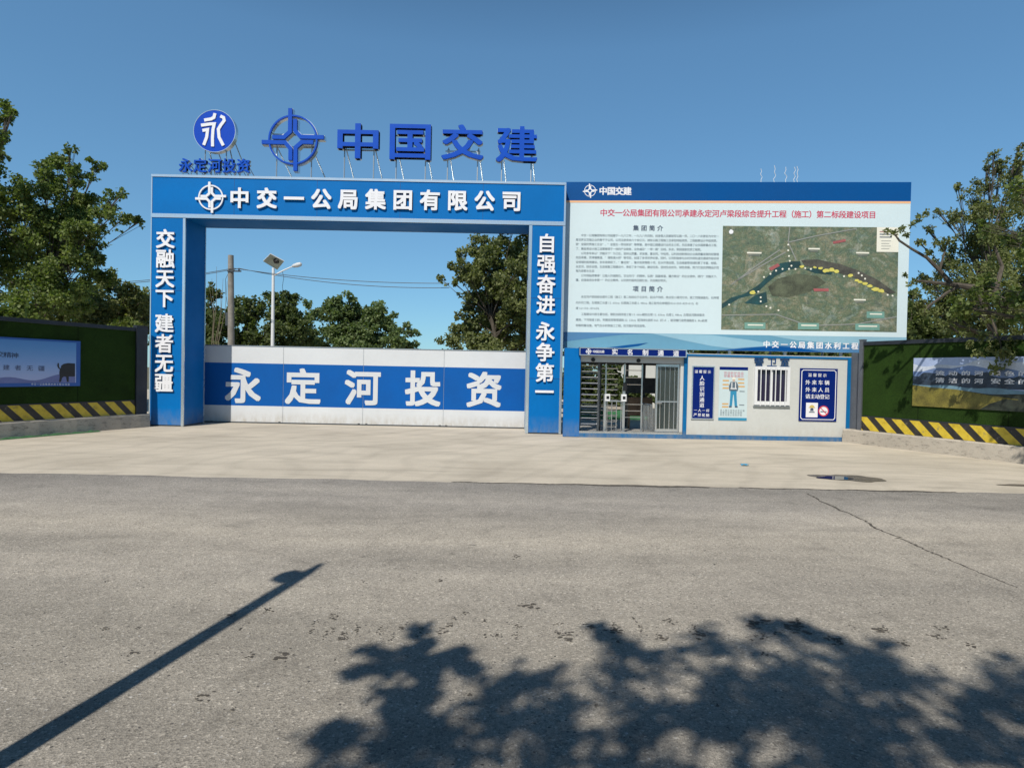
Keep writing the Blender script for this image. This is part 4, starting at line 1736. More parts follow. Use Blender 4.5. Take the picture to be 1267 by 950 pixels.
def fence(fr, u0, u1, label, end_u, sgn, us=None):
    us = u0 + .05 if us is None else us
    f = thing('turf_fence', label, 'fence', fr)
    mb = MB()
    # rough cast kerb: slightly irregular
    n = 40
    r6 = random.Random(int(u1 * 10))
    vs_, fs_ = [], []
    for i in range(n + 1):
        x_ = u0 + (u1 - u0) * i / n
        e = r6.uniform(-.012, .012)
        vs_ += [(x_, -.16 + e, 0), (x_, -.14 + e, .36 + r6.uniform(-.012, .008)), (x_, -.11 + e, .385), (x_, .2, .385), (x_, .2, 0)]
    for i in range(n):
        for k in range(4):
            a_ = i * 5 + k
            fs_.append((a_, a_ + 5, a_ + 6, a_ + 1))
    fs_.append((0, 1, 2, 3, 4))
    fs_.append(tuple(n * 5 + k for k in (4, 3, 2, 1, 0)))
    mb.add(vs_, fs_)
    mb.build('concrete_kerb', M_CONCBASE, f)
    mb = MB()
    mb.box(us, u1 - .02, -.03, .0, .39, .76)
    mb.build('warning_board', M_STR, f)
    mb = MB()
    mb.box(us, u1 - .02, -.02, .01, .762, HF - .1)
    mb.build('turf_panel', M_TURF, f)
    mb = MB()
    mb.box(us, u1, -.05, .06, HF - .098, HF)
    mb.box(us, u1 - .02, -.034, -.0205, .762, .79)
    mb.build('rail', M_FENCEDARK, f)
    x_ = u0 + 2.6
    k = 0
    for ue, w_ in end_u:
        mb = MB()
        mb.box(ue - w_ / 2, ue + w_ / 2, -.07, .07, .387, HF + .04)
        mb.box(ue - w_ / 2 - .01, ue + w_ / 2 + .01, -.08, .08, HF + .042, HF + .065)
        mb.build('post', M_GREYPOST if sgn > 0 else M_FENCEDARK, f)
    return f


# right fence: starts at the booth, comes forward to the right
p0 = ground(1047, 547)
p0 = Vector((p0.x, 17.4, 0))
p1 = ground(1267, 573.7)
angR = math.atan2(p1.y - p0.y, p1.x - p0.x)
FRt = Frame(p0.x, p0.y, angR)
u_post = FRt.uv(1066, 480)[0]
LR = (p1 - p0).length + 8
fence(FRt, 0.02, LR, 'sunlit green turf fence with hazard stripes, running from the guard booth to the right', [(u_post, .11)], 1, u_post)
# grey sheet closing the gap between the booth corner and the first post
fr_o = [o for o in bpy.data.objects if o.name.startswith('turf_fence')][0]
mb = MB()
pa_, pb2 = at(1052.4, 480, 17.42), at(1064.5, 480, 17.1)
zt_ = at(1058, 436.5, 17.25).z
q = []
for p_ in (pa_, pb2):
    d_ = Vector((p_.x, p_.y, 0)) - FRt.o
    q.append((d_.dot(FRt.e), d_.dot(FRt.n)))
dv_ = Vector((q[1][0] - q[0][0], q[1][1] - q[0][1])).normalized()
nv_ = Vector((-dv_.y, dv_.x)) * .05
ring = [(q[0][0], q[0][1]), (q[1][0], q[1][1]), (q[1][0] + nv_.x, q[1][1] + nv_.y), (q[0][0] + nv_.x, q[0][1] + nv_.y)]
mb.add([(a_, b_2, .388) for a_, b_2 in ring] + [(a_, b_2, zt_) for a_, b_2 in ring], [(0, 1, 5, 4), (1, 2, 6, 5), (2, 3, 7, 6), (3, 0, 4, 7), (4, 5, 6, 7), (3, 2, 1, 0)])
mb.build('end_panel', M_GREYPOST, fr_o)
# left fence: ends at the left pillar; its face lies just out of the sun
q1 = ground(181, 528)
angL = math.radians(90 - 20.0)
FLt = Frame(q1.x - math.cos(angL) * 12, q1.y - math.sin(angL) * 12, angL)
up0, up1 = FLt.uv(166, 450)[0], FLt.uv(181, 450)[0]
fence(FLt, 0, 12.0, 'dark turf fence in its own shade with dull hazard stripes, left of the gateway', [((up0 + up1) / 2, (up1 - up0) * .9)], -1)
# green scrap netting at the foot of the left fence
mb = MB()
r8 = random.Random(4)
vv, ff = [], []
for i in range(30):
    for j in range(4):
        u = 12.0 - 3.9 + i * .1 - 0
        w_ = FLt.world(u - .6, -.2 - j * .05, 0)
        vv.append((w_.x, w_.y, .012 + (r8.uniform(.0, .05) if 0 < j < 3 else .004)))
for i in range(29):
    for j in range(3):
        a_ = i * 4 + j
        ff.append((a_, a_ + 4, a_ + 5, a_ + 1))
mb.add(vv, ff)
tag(mb.build('dust_net', mat('net_green', (.05, .16, .06), .8, 0, .4, 6, .2)), 'crumpled strip of green dust net lying along the foot of left fence', 'net')

# banner on the left fence
bn = thing('fence_banner', 'blue framed banner with black ox statue and two lines of writing on left fence', 'banner', FLt)
ur, vt = FLt.uv(97.6, 422.2)
_, vbm = FLt.uv(97.6, 477.4)
ul = ur - 4.4
mb = MB()
mb.box(ul, ur, -.06, -.021, vbm, vt)
mb.build('sheet', mat('banner_blue', (.02, .10, .38), .45, 0, .06, 1, .02), bn)
mb = MB()
uir, vit = FLt.uv(92.3, 424.2)
_, vib = FLt.uv(92.6, 473.3)
hh = vit - vib
sky_cols = [(.08, .25, .56), (.11, .29, .60), (.16, .33, .64), (.22, .37, .68), (.30, .42, .70), (.37, .45, .71), (.42, .47, .72)]
msky, nt, b = new_mat('banner_sky')
tc_ = nd(nt, 'ShaderNodeTexCoord')
sx_ = nd(nt, 'ShaderNodeSeparateXYZ')
nt.links.new(tc_.outputs['Object'], sx_.inputs[0])
mr_ = nd(nt, 'ShaderNodeMapRange')
mr_.inputs[1].default_value = vit
mr_.inputs[2].default_value = vib
nt.links.new(sx_.outputs[2], mr_.inputs[0])
nt.links.new(ramp(nt, mr_.outputs[0], [(k / 6, c) for k, c in enumerate(sky_cols)]), b.inputs['Base Color'])
b.inputs['Roughness'].default_value = .5
mb.use(msky).sheet([(ul + .12, vib), (uir, vib), (uir, vit), (ul + .12, vit)], -.0625)
mb.use(mat('banner_hills', (.16, .19, .42), .5))
hill = [(uir - .02, vib)]
for i in range(40):
    t_ = i / 39
    uu = uir - .02 - (uir - ul - .14) * t_
    hill.append((uu, vib + hh * (.10 + .06 * math.sin(t_ * 21) + .05 * math.sin(t_ * 9 + 1) + .07 * t_)))
hill.append((ul + .12, vib))
mb.sheet(hill, -.0645)
# ox seen from behind
ox = [(20, 490), (20, 505), (24, 540), (40, 550), (45, 520), (70, 500), (120, 490), (200, 495), (200, 640), (190, 640), (130, 640), (128, 700), (108, 700), (100, 645), (78, 640), (55, 655), (42, 700), (20, 700), (28, 640), (24, 600), (30, 560), (10, 545), (0, 520), (6, 490)]
mb.use(mat('ox_black', (.018, .017, .018), .4)).sheet([FLt.uv((620 + x_ - 0) / 9.05, 395 + y_2 / 9.05) for x_, y_2 in ox], -.067)
mb.build('picture', None, bn)
mb = MB()
row(mb, FLt, '中交精神', (-9 - 0, 437.5), (18.4, 439.7), 10.0, -.068, None, .0, 7.5)
mb.build('title', mat('banner_ink', (.03, .04, .08), .5), bn)
mb = MB()
row(mb, FLt, '交融天下建者无疆', (-50, 452.8), (51.4, 455.8), 8.6, -.068, None, .0, 7.0)
mb.build('slogan', mat('banner_ink2', (.06, .07, .14), .5), bn)
mb = MB()
row(mb, FLt, '中交一公局集团水利工程公司宣', (40, 475.2), (85, 475.5), 2.9, -.062, None, .01)
mb.build('signature', M_LETTER, bn)

# banner on the right fence
bn = thing('fence_banner', 'landscape banner with white writing over river and yellow fields on right fence', 'banner', FRt)
ul, vt = FRt.uv(1132, 443)
_, vbm = FRt.uv(1132, 502)
ur = ul + 5.2
mb = MB()
mb.box(ul, ur, -.045, -.0205, vbm, vt)
mb.build('sheet', mat('banner2_sky', (.34, .42, .62), .5, 0, .15, 1.2, .05), bn)
Wb, Hb = ur - ul, vt - vbm


def bq(a_, b_2):
    return (ul + a_ * Wb, vt - b_2 * Hb)


def edge(f, b0, n=40):
    return [bq(i / n, f(i / n)) for i in range(n + 1)] + [bq(1, b0), bq(0, b0)]


mm, nt, b = new_mat('banner_landscape')
mb = MB()
mb.use(mat('banner2_cloud', (.55, .60, .70), .5, 0, .2, 2, .1)).sheet(edge(lambda t_: .12 + .05 * math.sin(t_ * 14) + .03 * math.sin(t_ * 37), .30), -.047)
mb.use(mat('banner2_mist', (.16, .24, .44), .5, 0, .25, 2, .1)).sheet(edge(lambda t_: .23 + .05 * math.sin(t_ * 11 + 2) + .02 * math.sin(t_ * 43), .5), -.0485)
mb.use(mat('banner2_trees', (.035, .06, .10), .6, 0, .5, 5, .3)).sheet(edge(lambda t_: .36 + .04 * math.sin(t_ * 17) + .035 * math.sin(t_ * 51 + 1) + .02 * math.sin(t_ * 93) - .08 * math.exp(-((t_ - .1) / .08) ** 2), .6), -.050)
mb.use(mat('banner2_water', (.16, .28, .36), .3, 0, .3, 3, .1)).sheet(edge(lambda t_: .54 + .16 * t_ + .015 * math.sin(t_ * 30), .8), -.052)
mb.use(mat('banner2_dark', (.035, .045, .03), .6, 0, .5, 5, .3)).sheet(edge(lambda t_: .63 + .15 * t_ + .02 * math.sin(t_ * 23), 1.0), -.053)
mb.use(mat('banner2_field', (.21, .18, .03), .6, 0, .5, 4, .3)).sheet([bq(0, .56), bq(.08, .60), bq(.2, .63), bq(.33, .72), bq(.45, .78), bq(.40, .88), bq(.34, 1.0), bq(0, 1.0)], -.054)
mb.use(mat('banner2_dark', (.05, .06, .035), .6, 0, .5, 5, .3)).sheet([bq(.30, 1.0), bq(.34, .88), bq(.40, .78), bq(.7, .86), bq(1, .88), bq(1, 1)], -.0555)
mb.build('picture', None, bn)
mb = MB()
row(mb, FRt, '流动的河', (1163, 461.5), (1211, 461.8), 12.0, -.058, None, .02, 6.2)
row(mb, FRt, '清洁的河', (1163, 470.3), (1211, 471.4), 12.0, -.058, None, .02, 6.6)
row(mb, FRt, '绿色的河', (1232, 461.8), (1283, 462.3), 13.5, -.058, None, .02, 6.6)
row(mb, FRt, '安全的河', (1232, 471.5), (1283, 472.8), 13.5, -.058, None, .02, 7.0)
mb.build('lettering', M_LETTER, bn)


# ------------------------------------------------------------------ vegetation
def m_leaf(name, c0, c1, c2, tr=.42):
    m = bpy.data.materials.new(name)
    m.use_nodes = True
    nt = m.node_tree
    nt.nodes.clear()
    out = nt.nodes.new('ShaderNodeOutputMaterial')
    g = nt.nodes.new('ShaderNodeNewGeometry')
    cl = noise(nt, g.outputs['Position'], .8, 3, .6)
    mx_ = nd(nt, 'ShaderNodeMath', operation='MULTIPLY_ADD')
    nt.links.new(g.outputs['Random Per Island'], mx_.inputs[0])
    mx_.inputs[1].default_value = .6
    sub = nd(nt, 'ShaderNodeMath', operation='MULTIPLY_ADD')
    nt.links.new(cl, sub.inputs[0])
    sub.inputs[1].default_value = .9
    sub.inputs[2].default_value = -.25
    nt.links.new(sub.outputs[0], mx_.inputs[2])
    c = ramp(nt, mx_.outputs[0], [(.1, c0), (.5, c1), (.92, c2)])
    df = nt.nodes.new('ShaderNodeBsdfPrincipled')
    df.inputs['Roughness'].default_value = .55
    df.inputs['Specular IOR Level'].default_value = .35
    nt.links.new(c, df.inputs['Base Color'])
    tl = nt.nodes.new('ShaderNodeBsdfTranslucent')
    tc = mix(nt, 1.0, c, (1.1, 1.25, .5), 'MULTIPLY')
    nt.links.new(tc, tl.inputs['Color'])
    ms = nt.nodes.new('ShaderNodeMixShader')
    ms.inputs[0].default_value = tr
    nt.links.new(df.outputs[0], ms.inputs[1])
    nt.links.new(tl.outputs[0], ms.inputs[2])
    nt.links.new(ms.outputs[0], out.inputs[0])
    return m


L_POPLAR = m_leaf('leaf_poplar', (0.063, 0.097, 0.029), (0.132, 0.179, 0.049), (0.236, 0.271, 0.088))
L_ELM = m_leaf('leaf_elm', (0.083, 0.106, 0.041), (0.160, 0.182, 0.071), (0.264, 0.286, 0.125))
L_FAR = m_leaf('leaf_far', (0.076, 0.118, 0.049), (0.139, 0.191, 0.076), (0.222, 0.271, 0.118))
L_DARK = m_leaf('leaf_dark', (0.050, 0.076, 0.029), (0.095, 0.126, 0.044), (0.166, 0.198, 0.071))
L_SHRUB = m_leaf('leaf_shrub', (.06, .09, .02), (.11, .15, .035), (.17, .20, .05))


def m_bark():
    m, nt, b = new_mat('bark')
    p = pos(nt, (3, 3, .8))
    f = noise(nt, p, 6, 5, .7)
    nt.links.new(ramp(nt, f, [(.3, (.035, .029, .022)), (.7, (.11, .092, .07))]), b.inputs['Base Color'])
    b.inputs['Roughness'].default_value = .9
    bump(nt, b, f, .6, .02)
    return m


M_BARK = m_bark()


def leaves_mesh(name, centers, radii, counts, size, rng, mat_, parent, droop=.15, narrow=.42):
    P = []
    for c, r, n in zip(centers, radii, counts):
        d = rng.normal(size=(n, 3))
        d /= np.linalg.norm(d, axis=1)[:, None] + 1e-9
        q = rng.random(n) ** .55
        P.append(np.array(c)[None, :] + d * q[:, None] * np.array(r)[None, :])
    P = np.concatenate(P)
    n = len(P)
    D = rng.normal(size=(n, 3))
    D[:, 2] -= droop * 2
    D /= np.linalg.norm(D, axis=1)[:, None] + 1e-9
    N = rng.normal(size=(n, 3)) * .8
    N[:, 2] += .9
    S = np.cross(D, N)
    S /= np.linalg.norm(S, axis=1)[:, None] + 1e-9
    Ls = size * rng.uniform(.6, 1.35, n)
    W = Ls * narrow
    V = np.empty((n, 4, 3))
    V[:, 0] = P
    V[:, 1] = P + D * (Ls * .45)[:, None] + S * W[:, None]
    V[:, 2] = P + D * Ls[:, None]
    V[:, 3] = P + D * (Ls * .45)[:, None] - S * W[:, None]
    me = bpy.data.meshes.new(name)
    me.vertices.add(n * 4)
    me.vertices.foreach_set('co', V.reshape(-1))
    me.loops.add(n * 4)
    me.loops.foreach_set('vertex_index', np.arange(n * 4, dtype=np.int32))
    me.polygons.add(n)
    me.polygons.foreach_set('loop_start', np.arange(0, n * 4, 4, dtype=np.int32))
    me.polygons.foreach_set('loop_total', np.full(n, 4, dtype=np.int32))
    me.materials.append(mat_)
    me.update(calc_edges=True)
    o = bpy.data.objects.new(name, me)
    COL.objects.link(o)
    o.parent = parent
    return o


def tree(name, label, cat, base, lobes, leaf, per, seed, lm, trunk_r=.16, lean=(0, 0), group=None, clumps=9, spread=.36, droop=.15, twigs=True, narrow=.42, limb=.42, least=10):
    """lobes: (world centre, radius or (rx,ry,rz)); per = leaves per unit of lobe area"""
    rng = np.random.default_rng(seed)
    base = Vector(base)
    t = thing(name, label, cat, None, base, 0, group)
    top = max((Vector(l[0]).z for l in lobes))
    mean = sum((Vector(l[0]) for l in lobes), Vector()) / len(lobes)
    mb = MB()
    # trunk: bends from the base to the top of the crown
    n = 8
    tp_ = Vector((mean.x, mean.y, base.z + (mean.z - base.z) * 1.05))
    top = tp_.z
    spine = []
    for i in range(n + 1):
        s_ = i / n
        q = base.lerp(tp_, s_)
        q.x += math.sin(s_ * 3.0 + seed) * .06 * (top - base.z) * s_ * .6
        q.y += math.cos(s_ * 2.3 + seed) * .05 * (top - base.z) * s_ * .6
        spine.append(q - base)
    rad = [trunk_r * (1 - .85 * (i / n)) for i in range(n + 1)]
    rad[0] *= 1.35
    mb.tube(spine, rad, 10)
    C, R, N = [], [], []
    for (c, r) in lobes:
        c = Vector(c)
        rr_ = Vector((r, r, r)) if isinstance(r, (int, float)) else Vector(r)
        # limb from the trunk, leaving well below the lobe
        zt_ = max(base.z + (top - base.z) * .18, min(c.z - rr_.z * .6, top * .9))
        s_ = min(.92, max(.12, (zt_ - base.z) * .8 / max(.1, top - base.z)))
        k = s_ * n
        i0 = min(n - 1, int(k))
        st = Vector(spine[i0]).lerp(Vector(spine[i0 + 1]), k - i0)
        en = c - base
        mid = st.lerp(en, .5) + Vector((rng.normal() * .12, rng.normal() * .12, -.06 * (en - st).length)) * 1.0
        r0 = trunk_r * (1 - .85 * s_) * limb
        mb.tube([st, st.lerp(mid, .5) + Vector((0, 0, .02)), mid, mid.lerp(en, .55), en], [r0, r0 * .85, r0 * .62, r0 * .36, r0 * .16], 6)
        for j in range(3):
            q = mid.lerp(en, rng.uniform(.15, .8)) + Vector(rng.normal(size=3)) * .25 * rr_.x
            cr = spread * rng.uniform(.6, 1.0)
            C.append(tuple(q))
            R.append((rr_.x * cr, rr_.y * cr, rr_.z * cr * .8))
            N.append(max(least, int(1.4 * per * rr_.x * cr * rr_.z * cr)))
        kc = max(3, int(clumps))
        for j in range(kc):
            d = Vector(rng.normal(size=3))
            d.normalize()
            q = rng.uniform(.35, 1.0)
            cc = c + Vector((d.x * rr_.x, d.y * rr_.y, d.z * rr_.z)) * q
            cr = spread * 1.15 * rng.uniform(.55, 1.25)
            C.append(tuple(cc - base))
            R.append((rr_.x * cr, rr_.y * cr, rr_.z * cr * .85))
            area = (rr_.x * cr) * (rr_.z * cr)
            N.append(max(least, int(2.6 * per * area * rng.uniform(.6, 1.3))))
            if twigs:
                e2 = cc - base
                m2 = en.lerp(e2, .5) + Vector(rng.normal(size=3)) * .05
                s2 = mid.lerp(en, rng.uniform(.3, 1.0))
                mb.tube([s2, m2, e2], [r0 * .28, r0 * .18, r0 * .08], 4, False)
    mb.build('trunk', M_BARK, t)
    leaves_mesh('crown', C, R, N, leaf, rng, lm, t, droop, narrow)
    return t


def lobes_px(spec, Y, rs, dy=.6):
    """spec: (px, py, r_px[, depth offset]); real positions on the plane Y with a depth scatter"""
    rr_ = random.Random(rs)
    out = []
    for s_ in spec:
        yy = Y + (s_[3] if len(s_) > 3 else rr_.uniform(-dy, dy))
        p_ = at(s_[0], s_[1], yy)
        out.append((p_, s_[2] / FPX * yy))
    return out


def gbase(px, Y):
    p_ = at(px, 470, Y)
    return (p_.x, Y, 0)


# big tree behind the left fence
sp = [(45, 265, 34), (80, 300, 32), (95, 250, 20), (85, 225, 20), (60, 215, 16), (110, 345, 22), (40, 325, 34), (85, 365, 30), (20, 245, 26), (55, 232, 26), (78, 205, 18), (100, 215, 18), (120, 200, 13), (30, 275, 34), (70, 265, 34), (108, 258, 24), (140, 248, 14), (20, 310, 34), (60, 305, 36), (100, 295, 26),
      (128, 275, 20), (155, 268, 12), (10, 345, 36), (50, 345, 34), (90, 335, 28), (115, 320, 16), (30, 375, 30), (75, 370, 28), (-20, 260, 34), (-30, 310, 40), (-40, 350, 40), (118, 305, 12), (88, 185, 8), (-30, 220, 30), (172, 275, 8), (150, 240, 7)]
tree('poplar_tree', 'big leafy tree with spreading boughs behind the dark fence on the left', 'tree', gbase(10, 21.5), lobes_px(sp, 21.5, 1, 1.2), .10, 760, 11, L_POPLAR, .2, clumps=9, spread=.36)
# bough of a taller neighbour at the left edge
sp = [(-4, 138, 16), (10, 145, 11), (-12, 165, 16), (2, 175, 9), (-40, 130, 34), (-60, 180, 40), (-90, 150, 45), (-50, 230, 40), (-100, 230, 50), (3, 192, 7), (-70, 290, 45), (16, 140, 6)]
tree('poplar_tree', 'tall tree whose bough tips enter at the upper left edge', 'tree', gbase(-85, 20), lobes_px(sp, 20, 2, 1.2), .115, 560, 12, L_POPLAR, .2, clumps=9, spread=.36)
# paler bushes farther back
sp = [(60, 400, 22), (85, 402, 24), (105, 405, 24), (130, 408, 24), (155, 408, 22), (60, 380, 20), (115, 385, 26), (140, 388, 24), (160, 360, 14), (178, 388, 18), (105, 375, 24), (130, 365, 24), (150, 378, 26), (172, 372, 16), (165, 392, 22), (120, 398, 26), (185, 378, 14), (192, 395, 20), (141, 350, 14), (200, 366, 12)]
tree('bushy_tree', 'grey green bushy tree between the left fence post and the blue pillar', 'tree', gbase(148, 27), lobes_px(sp, 27, 3, 1.5), .15, 420, 13, L_ELM, .14, clumps=8, spread=.42)
sp = [(18, 392, 14), (0, 392, 16), (35, 396, 10), (-20, 395, 18)]
tree('shrub', 'light green shrub just above the left fence top', 'shrub', gbase(12, 18.6), lobes_px(sp, 18.6, 4, .3), .12, 380, 14, L_SHRUB, .04, clumps=8, spread=.5, group='light green shrubs behind the fence')
sp = [(150, 400, 12), (163, 403, 9), (140, 404, 10)]
tree('shrub', 'light green shrub beside the left fence post', 'shrub', gbase(152, 21.5), lobes_px(sp, 21.5, 5, .3), .12, 380, 15, L_SHRUB, .04, clumps=8, spread=.5, group='light green shrubs behind the fence')

# trees seen through the gateway
sp = [(262, 380, 22), (250, 400, 26), (275, 400, 26), (268, 425, 28), (240, 430, 30), (262, 362, 9), (225, 395, 28), (210, 410, 30)]
tree('dark_tree', 'dark tree behind the concrete pole in the gateway', 'tree', gbase(258, 36), lobes_px(sp, 36, 6, 1.5), .19, 323, 16, L_DARK, .16, clumps=9, spread=.36)
sp = [(302, 385, 18), (318, 392, 20), (300, 410, 24), (325, 415, 22), (310, 435, 30), (296, 372, 8), (310, 372, 7)]
tree('dark_tree', 'rounded dark tree between the concrete pole and the solar lamp', 'tree', gbase(310, 39), lobes_px(sp, 39, 7, 1.5), .19, 313, 17, L_DARK, .16, clumps=9, spread=.36)
sp = [(345, 372, 16), (355, 385, 18), (365, 390, 18), (345, 400, 24), (370, 410, 22), (352, 425, 28), (334, 366, 8), (352, 362, 6), (378, 420, 14), (362, 373, 9)]
tree('dark_tree', 'tall dark tree right behind the solar street lamp', 'tree', gbase(352, 41), lobes_px(sp, 41, 8, 1.5), .19, 332, 18, L_DARK, .18, clumps=9, spread=.36)
sp = [(383, 395, 10), (380, 410, 14), (388, 420, 16), (382, 378, 7), (391, 384, 6)]
tree('thin_tree', 'thin young tree between the tall dark tree and the wide round tree', 'tree', gbase(384, 44), lobes_px(sp, 44, 9, 1.0), .2, 250, 19, L_FAR, .12, clumps=8, spread=.4)
sp = [(425, 380, 22), (408, 385, 16), (445, 388, 22), (465, 395, 20), (485, 402, 18), (430, 405, 28), (460, 415, 28), (490, 420, 20), (410, 415, 24), (430, 370, 11), (503, 405, 9), (512, 412, 7), (470, 380, 9), (440, 430, 30), (480, 432, 24), (505, 430, 12), (416, 371, 8)]
tree('round_tree', 'wide round tree in the middle of the gateway opening', 'tree', gbase(450, 46), lobes_px(sp, 46, 10, 2.0), .21, 330, 20, L_FAR, .22, clumps=10, spread=.34)
sp = [(600, 318, 22), (620, 355, 28), (650, 320, 26), (585, 345, 16), (605, 372, 24), (640, 395, 30), (590, 430, 22), (590, 305, 16), (615, 300, 20), (640, 305, 22), (575, 330, 14), (605, 335, 26), (635, 340, 28), (590, 360, 20), (615, 375, 28), (645, 375, 30), (600, 395, 26), (630, 410, 32), (585, 405, 16), (570, 312, 8), (558, 330, 5), (563, 350, 5), (570, 420, 20), (605, 428, 24), (555, 428, 14), (660, 330, 26), (665, 370, 30), (670, 410, 30), (635, 280, 18), (660, 290, 18), (545, 344, 4), (580, 385, 10), (567, 390, 6), (570, 345, 8)]
tree('elm_tree', 'tall loose tree against the right pillar inside the gateway opening', 'tree', gbase(628, 30), lobes_px(sp, 30, 11, 1.6), .14, 620, 21, L_ELM, .2, clumps=9, spread=.35)

# trees behind the right fence and billboard
sp = [(1215, 310, 26), (1180, 320, 18), (1160, 335, 14), (1230, 345, 28), (1200, 360, 24), (1175, 385, 22), (1210, 280, 20), (1250, 395, 26), (1225, 400, 24), (1270, 400, 30), (1240, 205, 14), (1255, 215, 16), (1265, 195, 12), (1225, 225, 16), (1200, 245, 13), (1245, 245, 26), (1215, 255, 20), (1175, 270, 9), (1190, 268, 13), (1225, 285, 28), (1260, 280, 30), (1195, 300, 16), (1245, 320, 32),
      (1210, 335, 22), (1180, 345, 20), (1155, 350, 14), (1140, 345, 9), (1165, 372, 22), (1200, 380, 28), (1240, 370, 32), (1135, 372, 12), (1280, 330, 40), (1285, 250, 30), (1230, 192, 7), (1222, 205, 7), (1160, 395, 22), (1200, 405, 24), (1150, 283, 6), (1137, 300, 4), (1160, 262, 6), (1185, 232, 6), (1262, 182, 6)]
tree('elm_tree', 'large fine leaved tree above the right fence beside the billboard', 'tree', gbase(1262, 19.5), lobes_px(sp, 19.5, 12, 1.2), .085, 1150, 22, L_ELM, .2, clumps=10, spread=.33, narrow=.32)
sp = [(1090, 380, 26), (1110, 395, 24), (1130, 400, 22), (1135, 380, 12), (1160, 405, 26), (1080, 410, 26), (1120, 415, 26), (1185, 400, 24), (1130, 362, 6)]
tree('dark_tree', 'dark tree behind the billboard edge and the right fence', 'tree', gbase(1125, 26), lobes_px(sp, 26, 13, 1.5), .20, 210, 23, L_DARK, .14, clumps=9, spread=.4)
# hedge line seen in the slot between booth roof and billboard
sp = [(852 + 19 * k, 436 + .4 * k, 20) for k in range(12)]
tree('dark_shrub', 'dark shrub mass behind the booth roof under the billboard', 'shrub', gbase(950, 26), lobes_px(sp, 26, 14, .8), .18, 230, 24, L_DARK, .06, clumps=8, spread=.5)
# yard shrubs seen through the turnstile passage
sp = [(700, 480, 20), (710, 465, 16), (775, 480, 16), (785, 490, 16), (770, 500, 16), (800, 490, 14), (728, 470, 14), (740, 485, 16), (760, 462, 16), (730, 452, 12), (750, 500, 20), (790, 505, 18), (722, 488, 16), (755, 470, 14), (762, 490, 16), (735, 505, 18), (720, 458, 12), (760, 508, 14)]
tree('yard_shrub', 'green shrub in the yard seen through left part of the passage', 'shrub', gbase(738, 26.5), lobes_px(sp, 26.5, 15, .6), .16, 330, 25, L_DARK, .05, clumps=8, spread=.5)

# pale boundary wall at the back of the yard, seen through the upper right of the passage
FW = Frame(at(763, 470, 31).x, 31, 0)
yw = thing('yard_wall', 'pale sunlit wall at the back of the yard, seen through the turnstile passage', 'wall', FW)
mb = MB()
wu = FW.uv(835, 470)[0]
yw['kind'] = 'thing'
mb.box(0, wu, 0, .24, 0, FW.uv(790, 444)[1])
mb.build('body', M_WALL, yw)
mb = MB()
mb.box(-.04, wu + .04, -.05, .29, FW.uv(790, 444)[1], FW.uv(790, 442.5)[1])
mb.build('coping', M_CONCBASE, yw)

# low turf covered bank and hedge in the yard behind the booth
FY = Frame(at(690, 480, 24.5).x, 24.5, 0)
ybk = thing('turf_barrier', 'low bright green turf covered barrier in the yard beyond the turnstile passage', 'barrier', FY)
mb = MB()
ux0, ux1 = FY.uv(700, 500)[0], FY.uv(812, 500)[0]
mb.box(ux0, ux1, 0, .5, 0, FY.uv(740, 506)[1])
mb.build('body', mat('net_bright', (.05, .22, .09), .8, 0, .3, 3, .2), ybk)
mb = MB()
mb.box(ux0, ux1, -.03, .53, FY.uv(740, 505.9)[1], FY.uv(740, 503.5)[1])
mb.build('cap', M_CONCBASE, ybk)

# overhanging bare bough in front of the billboard's right edge, from a tree just outside the frame
YO = 14.3
ob = thing('overhanging_tree', 'roadside tree whose crooked bough reaches across the billboard edge', 'tree', None, (12.9, 14.2, 0))
bs = Vector((12.9, 14.2, 0))


def o_(px, py, Y=YO):
    return at(px, py, Y) - bs


mb = MB()
mb.tube([(0, 0, 0), (.05, .1, 1.5), (-.1, .3, 3.0), (.1, .2, 5.0), (.3, 0, 6.5)], [.2, .16, .14, .1, .05], 10)
mb.tube([(-.1, .3, 2.9), o_(1230, 366), o_(1205, 356), o_(1178, 352), o_(1160, 332), o_(1147, 319), o_(1128, 308), o_(1113, 298), o_(1107, 290)], [.11, .085, .075, .06, .045, .036, .028, .024, .016], 8)
mb.tube([o_(1178, 352), o_(1160, 350), o_(1134, 347)], [.045, .035, .018], 6)
mb.tube([o_(1190, 352), o_(1172, 362), o_(1150, 378), o_(1142, 388)], [.045, .038, .028, .016], 6)
mb.tube([o_(1163, 333), o_(1168, 315), o_(1172, 300)], [.03, .022, .012], 6)
mb.tube([o_(1205, 356), o_(1225, 390, 14.1), o_(1238, 425, 13.9), o_(1240, 445, 13.8)], [.04, .03, .02, .01], 6)
mb.tube([o_(1230, 366), o_(1240, 330, 14.5), o_(1225, 290, 14.6)], [.06, .045, .015], 6)
mb.tube([(.1, .2, 4.8), o_(1290, 300), o_(1262, 240)], [.07, .05, .02], 6)
mb.build('trunk', M_BARK, ob)
cl = [(1106, 288, 4), (1098, 286, 3.5), (1116, 283, 4), (1122, 290, 3), (1128, 278, 3), (1137, 270, 5), (1145, 264, 5), (1160, 300, 6), (1172, 298, 8), (1150, 312, 4), (1133, 347, 4), (1126, 352, 3), (1142, 388, 6), (1155, 385, 7), (1120, 340, 2.5),
      (1225, 390, 10), (1238, 420, 12), (1245, 440, 12), (1228, 432, 9), (1215, 415, 8), (1250, 460, 9), (1232, 455, 8), (1210, 437, 6), (1258, 425, 12), (1225, 290, 14), (1240, 320, 16), (1262, 240, 18), (1205, 345, 8), (1180, 330, 9), (1262, 390, 14), (1200, 425, 5), (1143, 300, 3), (1240, 350, 14)]
C, R, N = [], [], []
rng = np.random.default_rng(77)
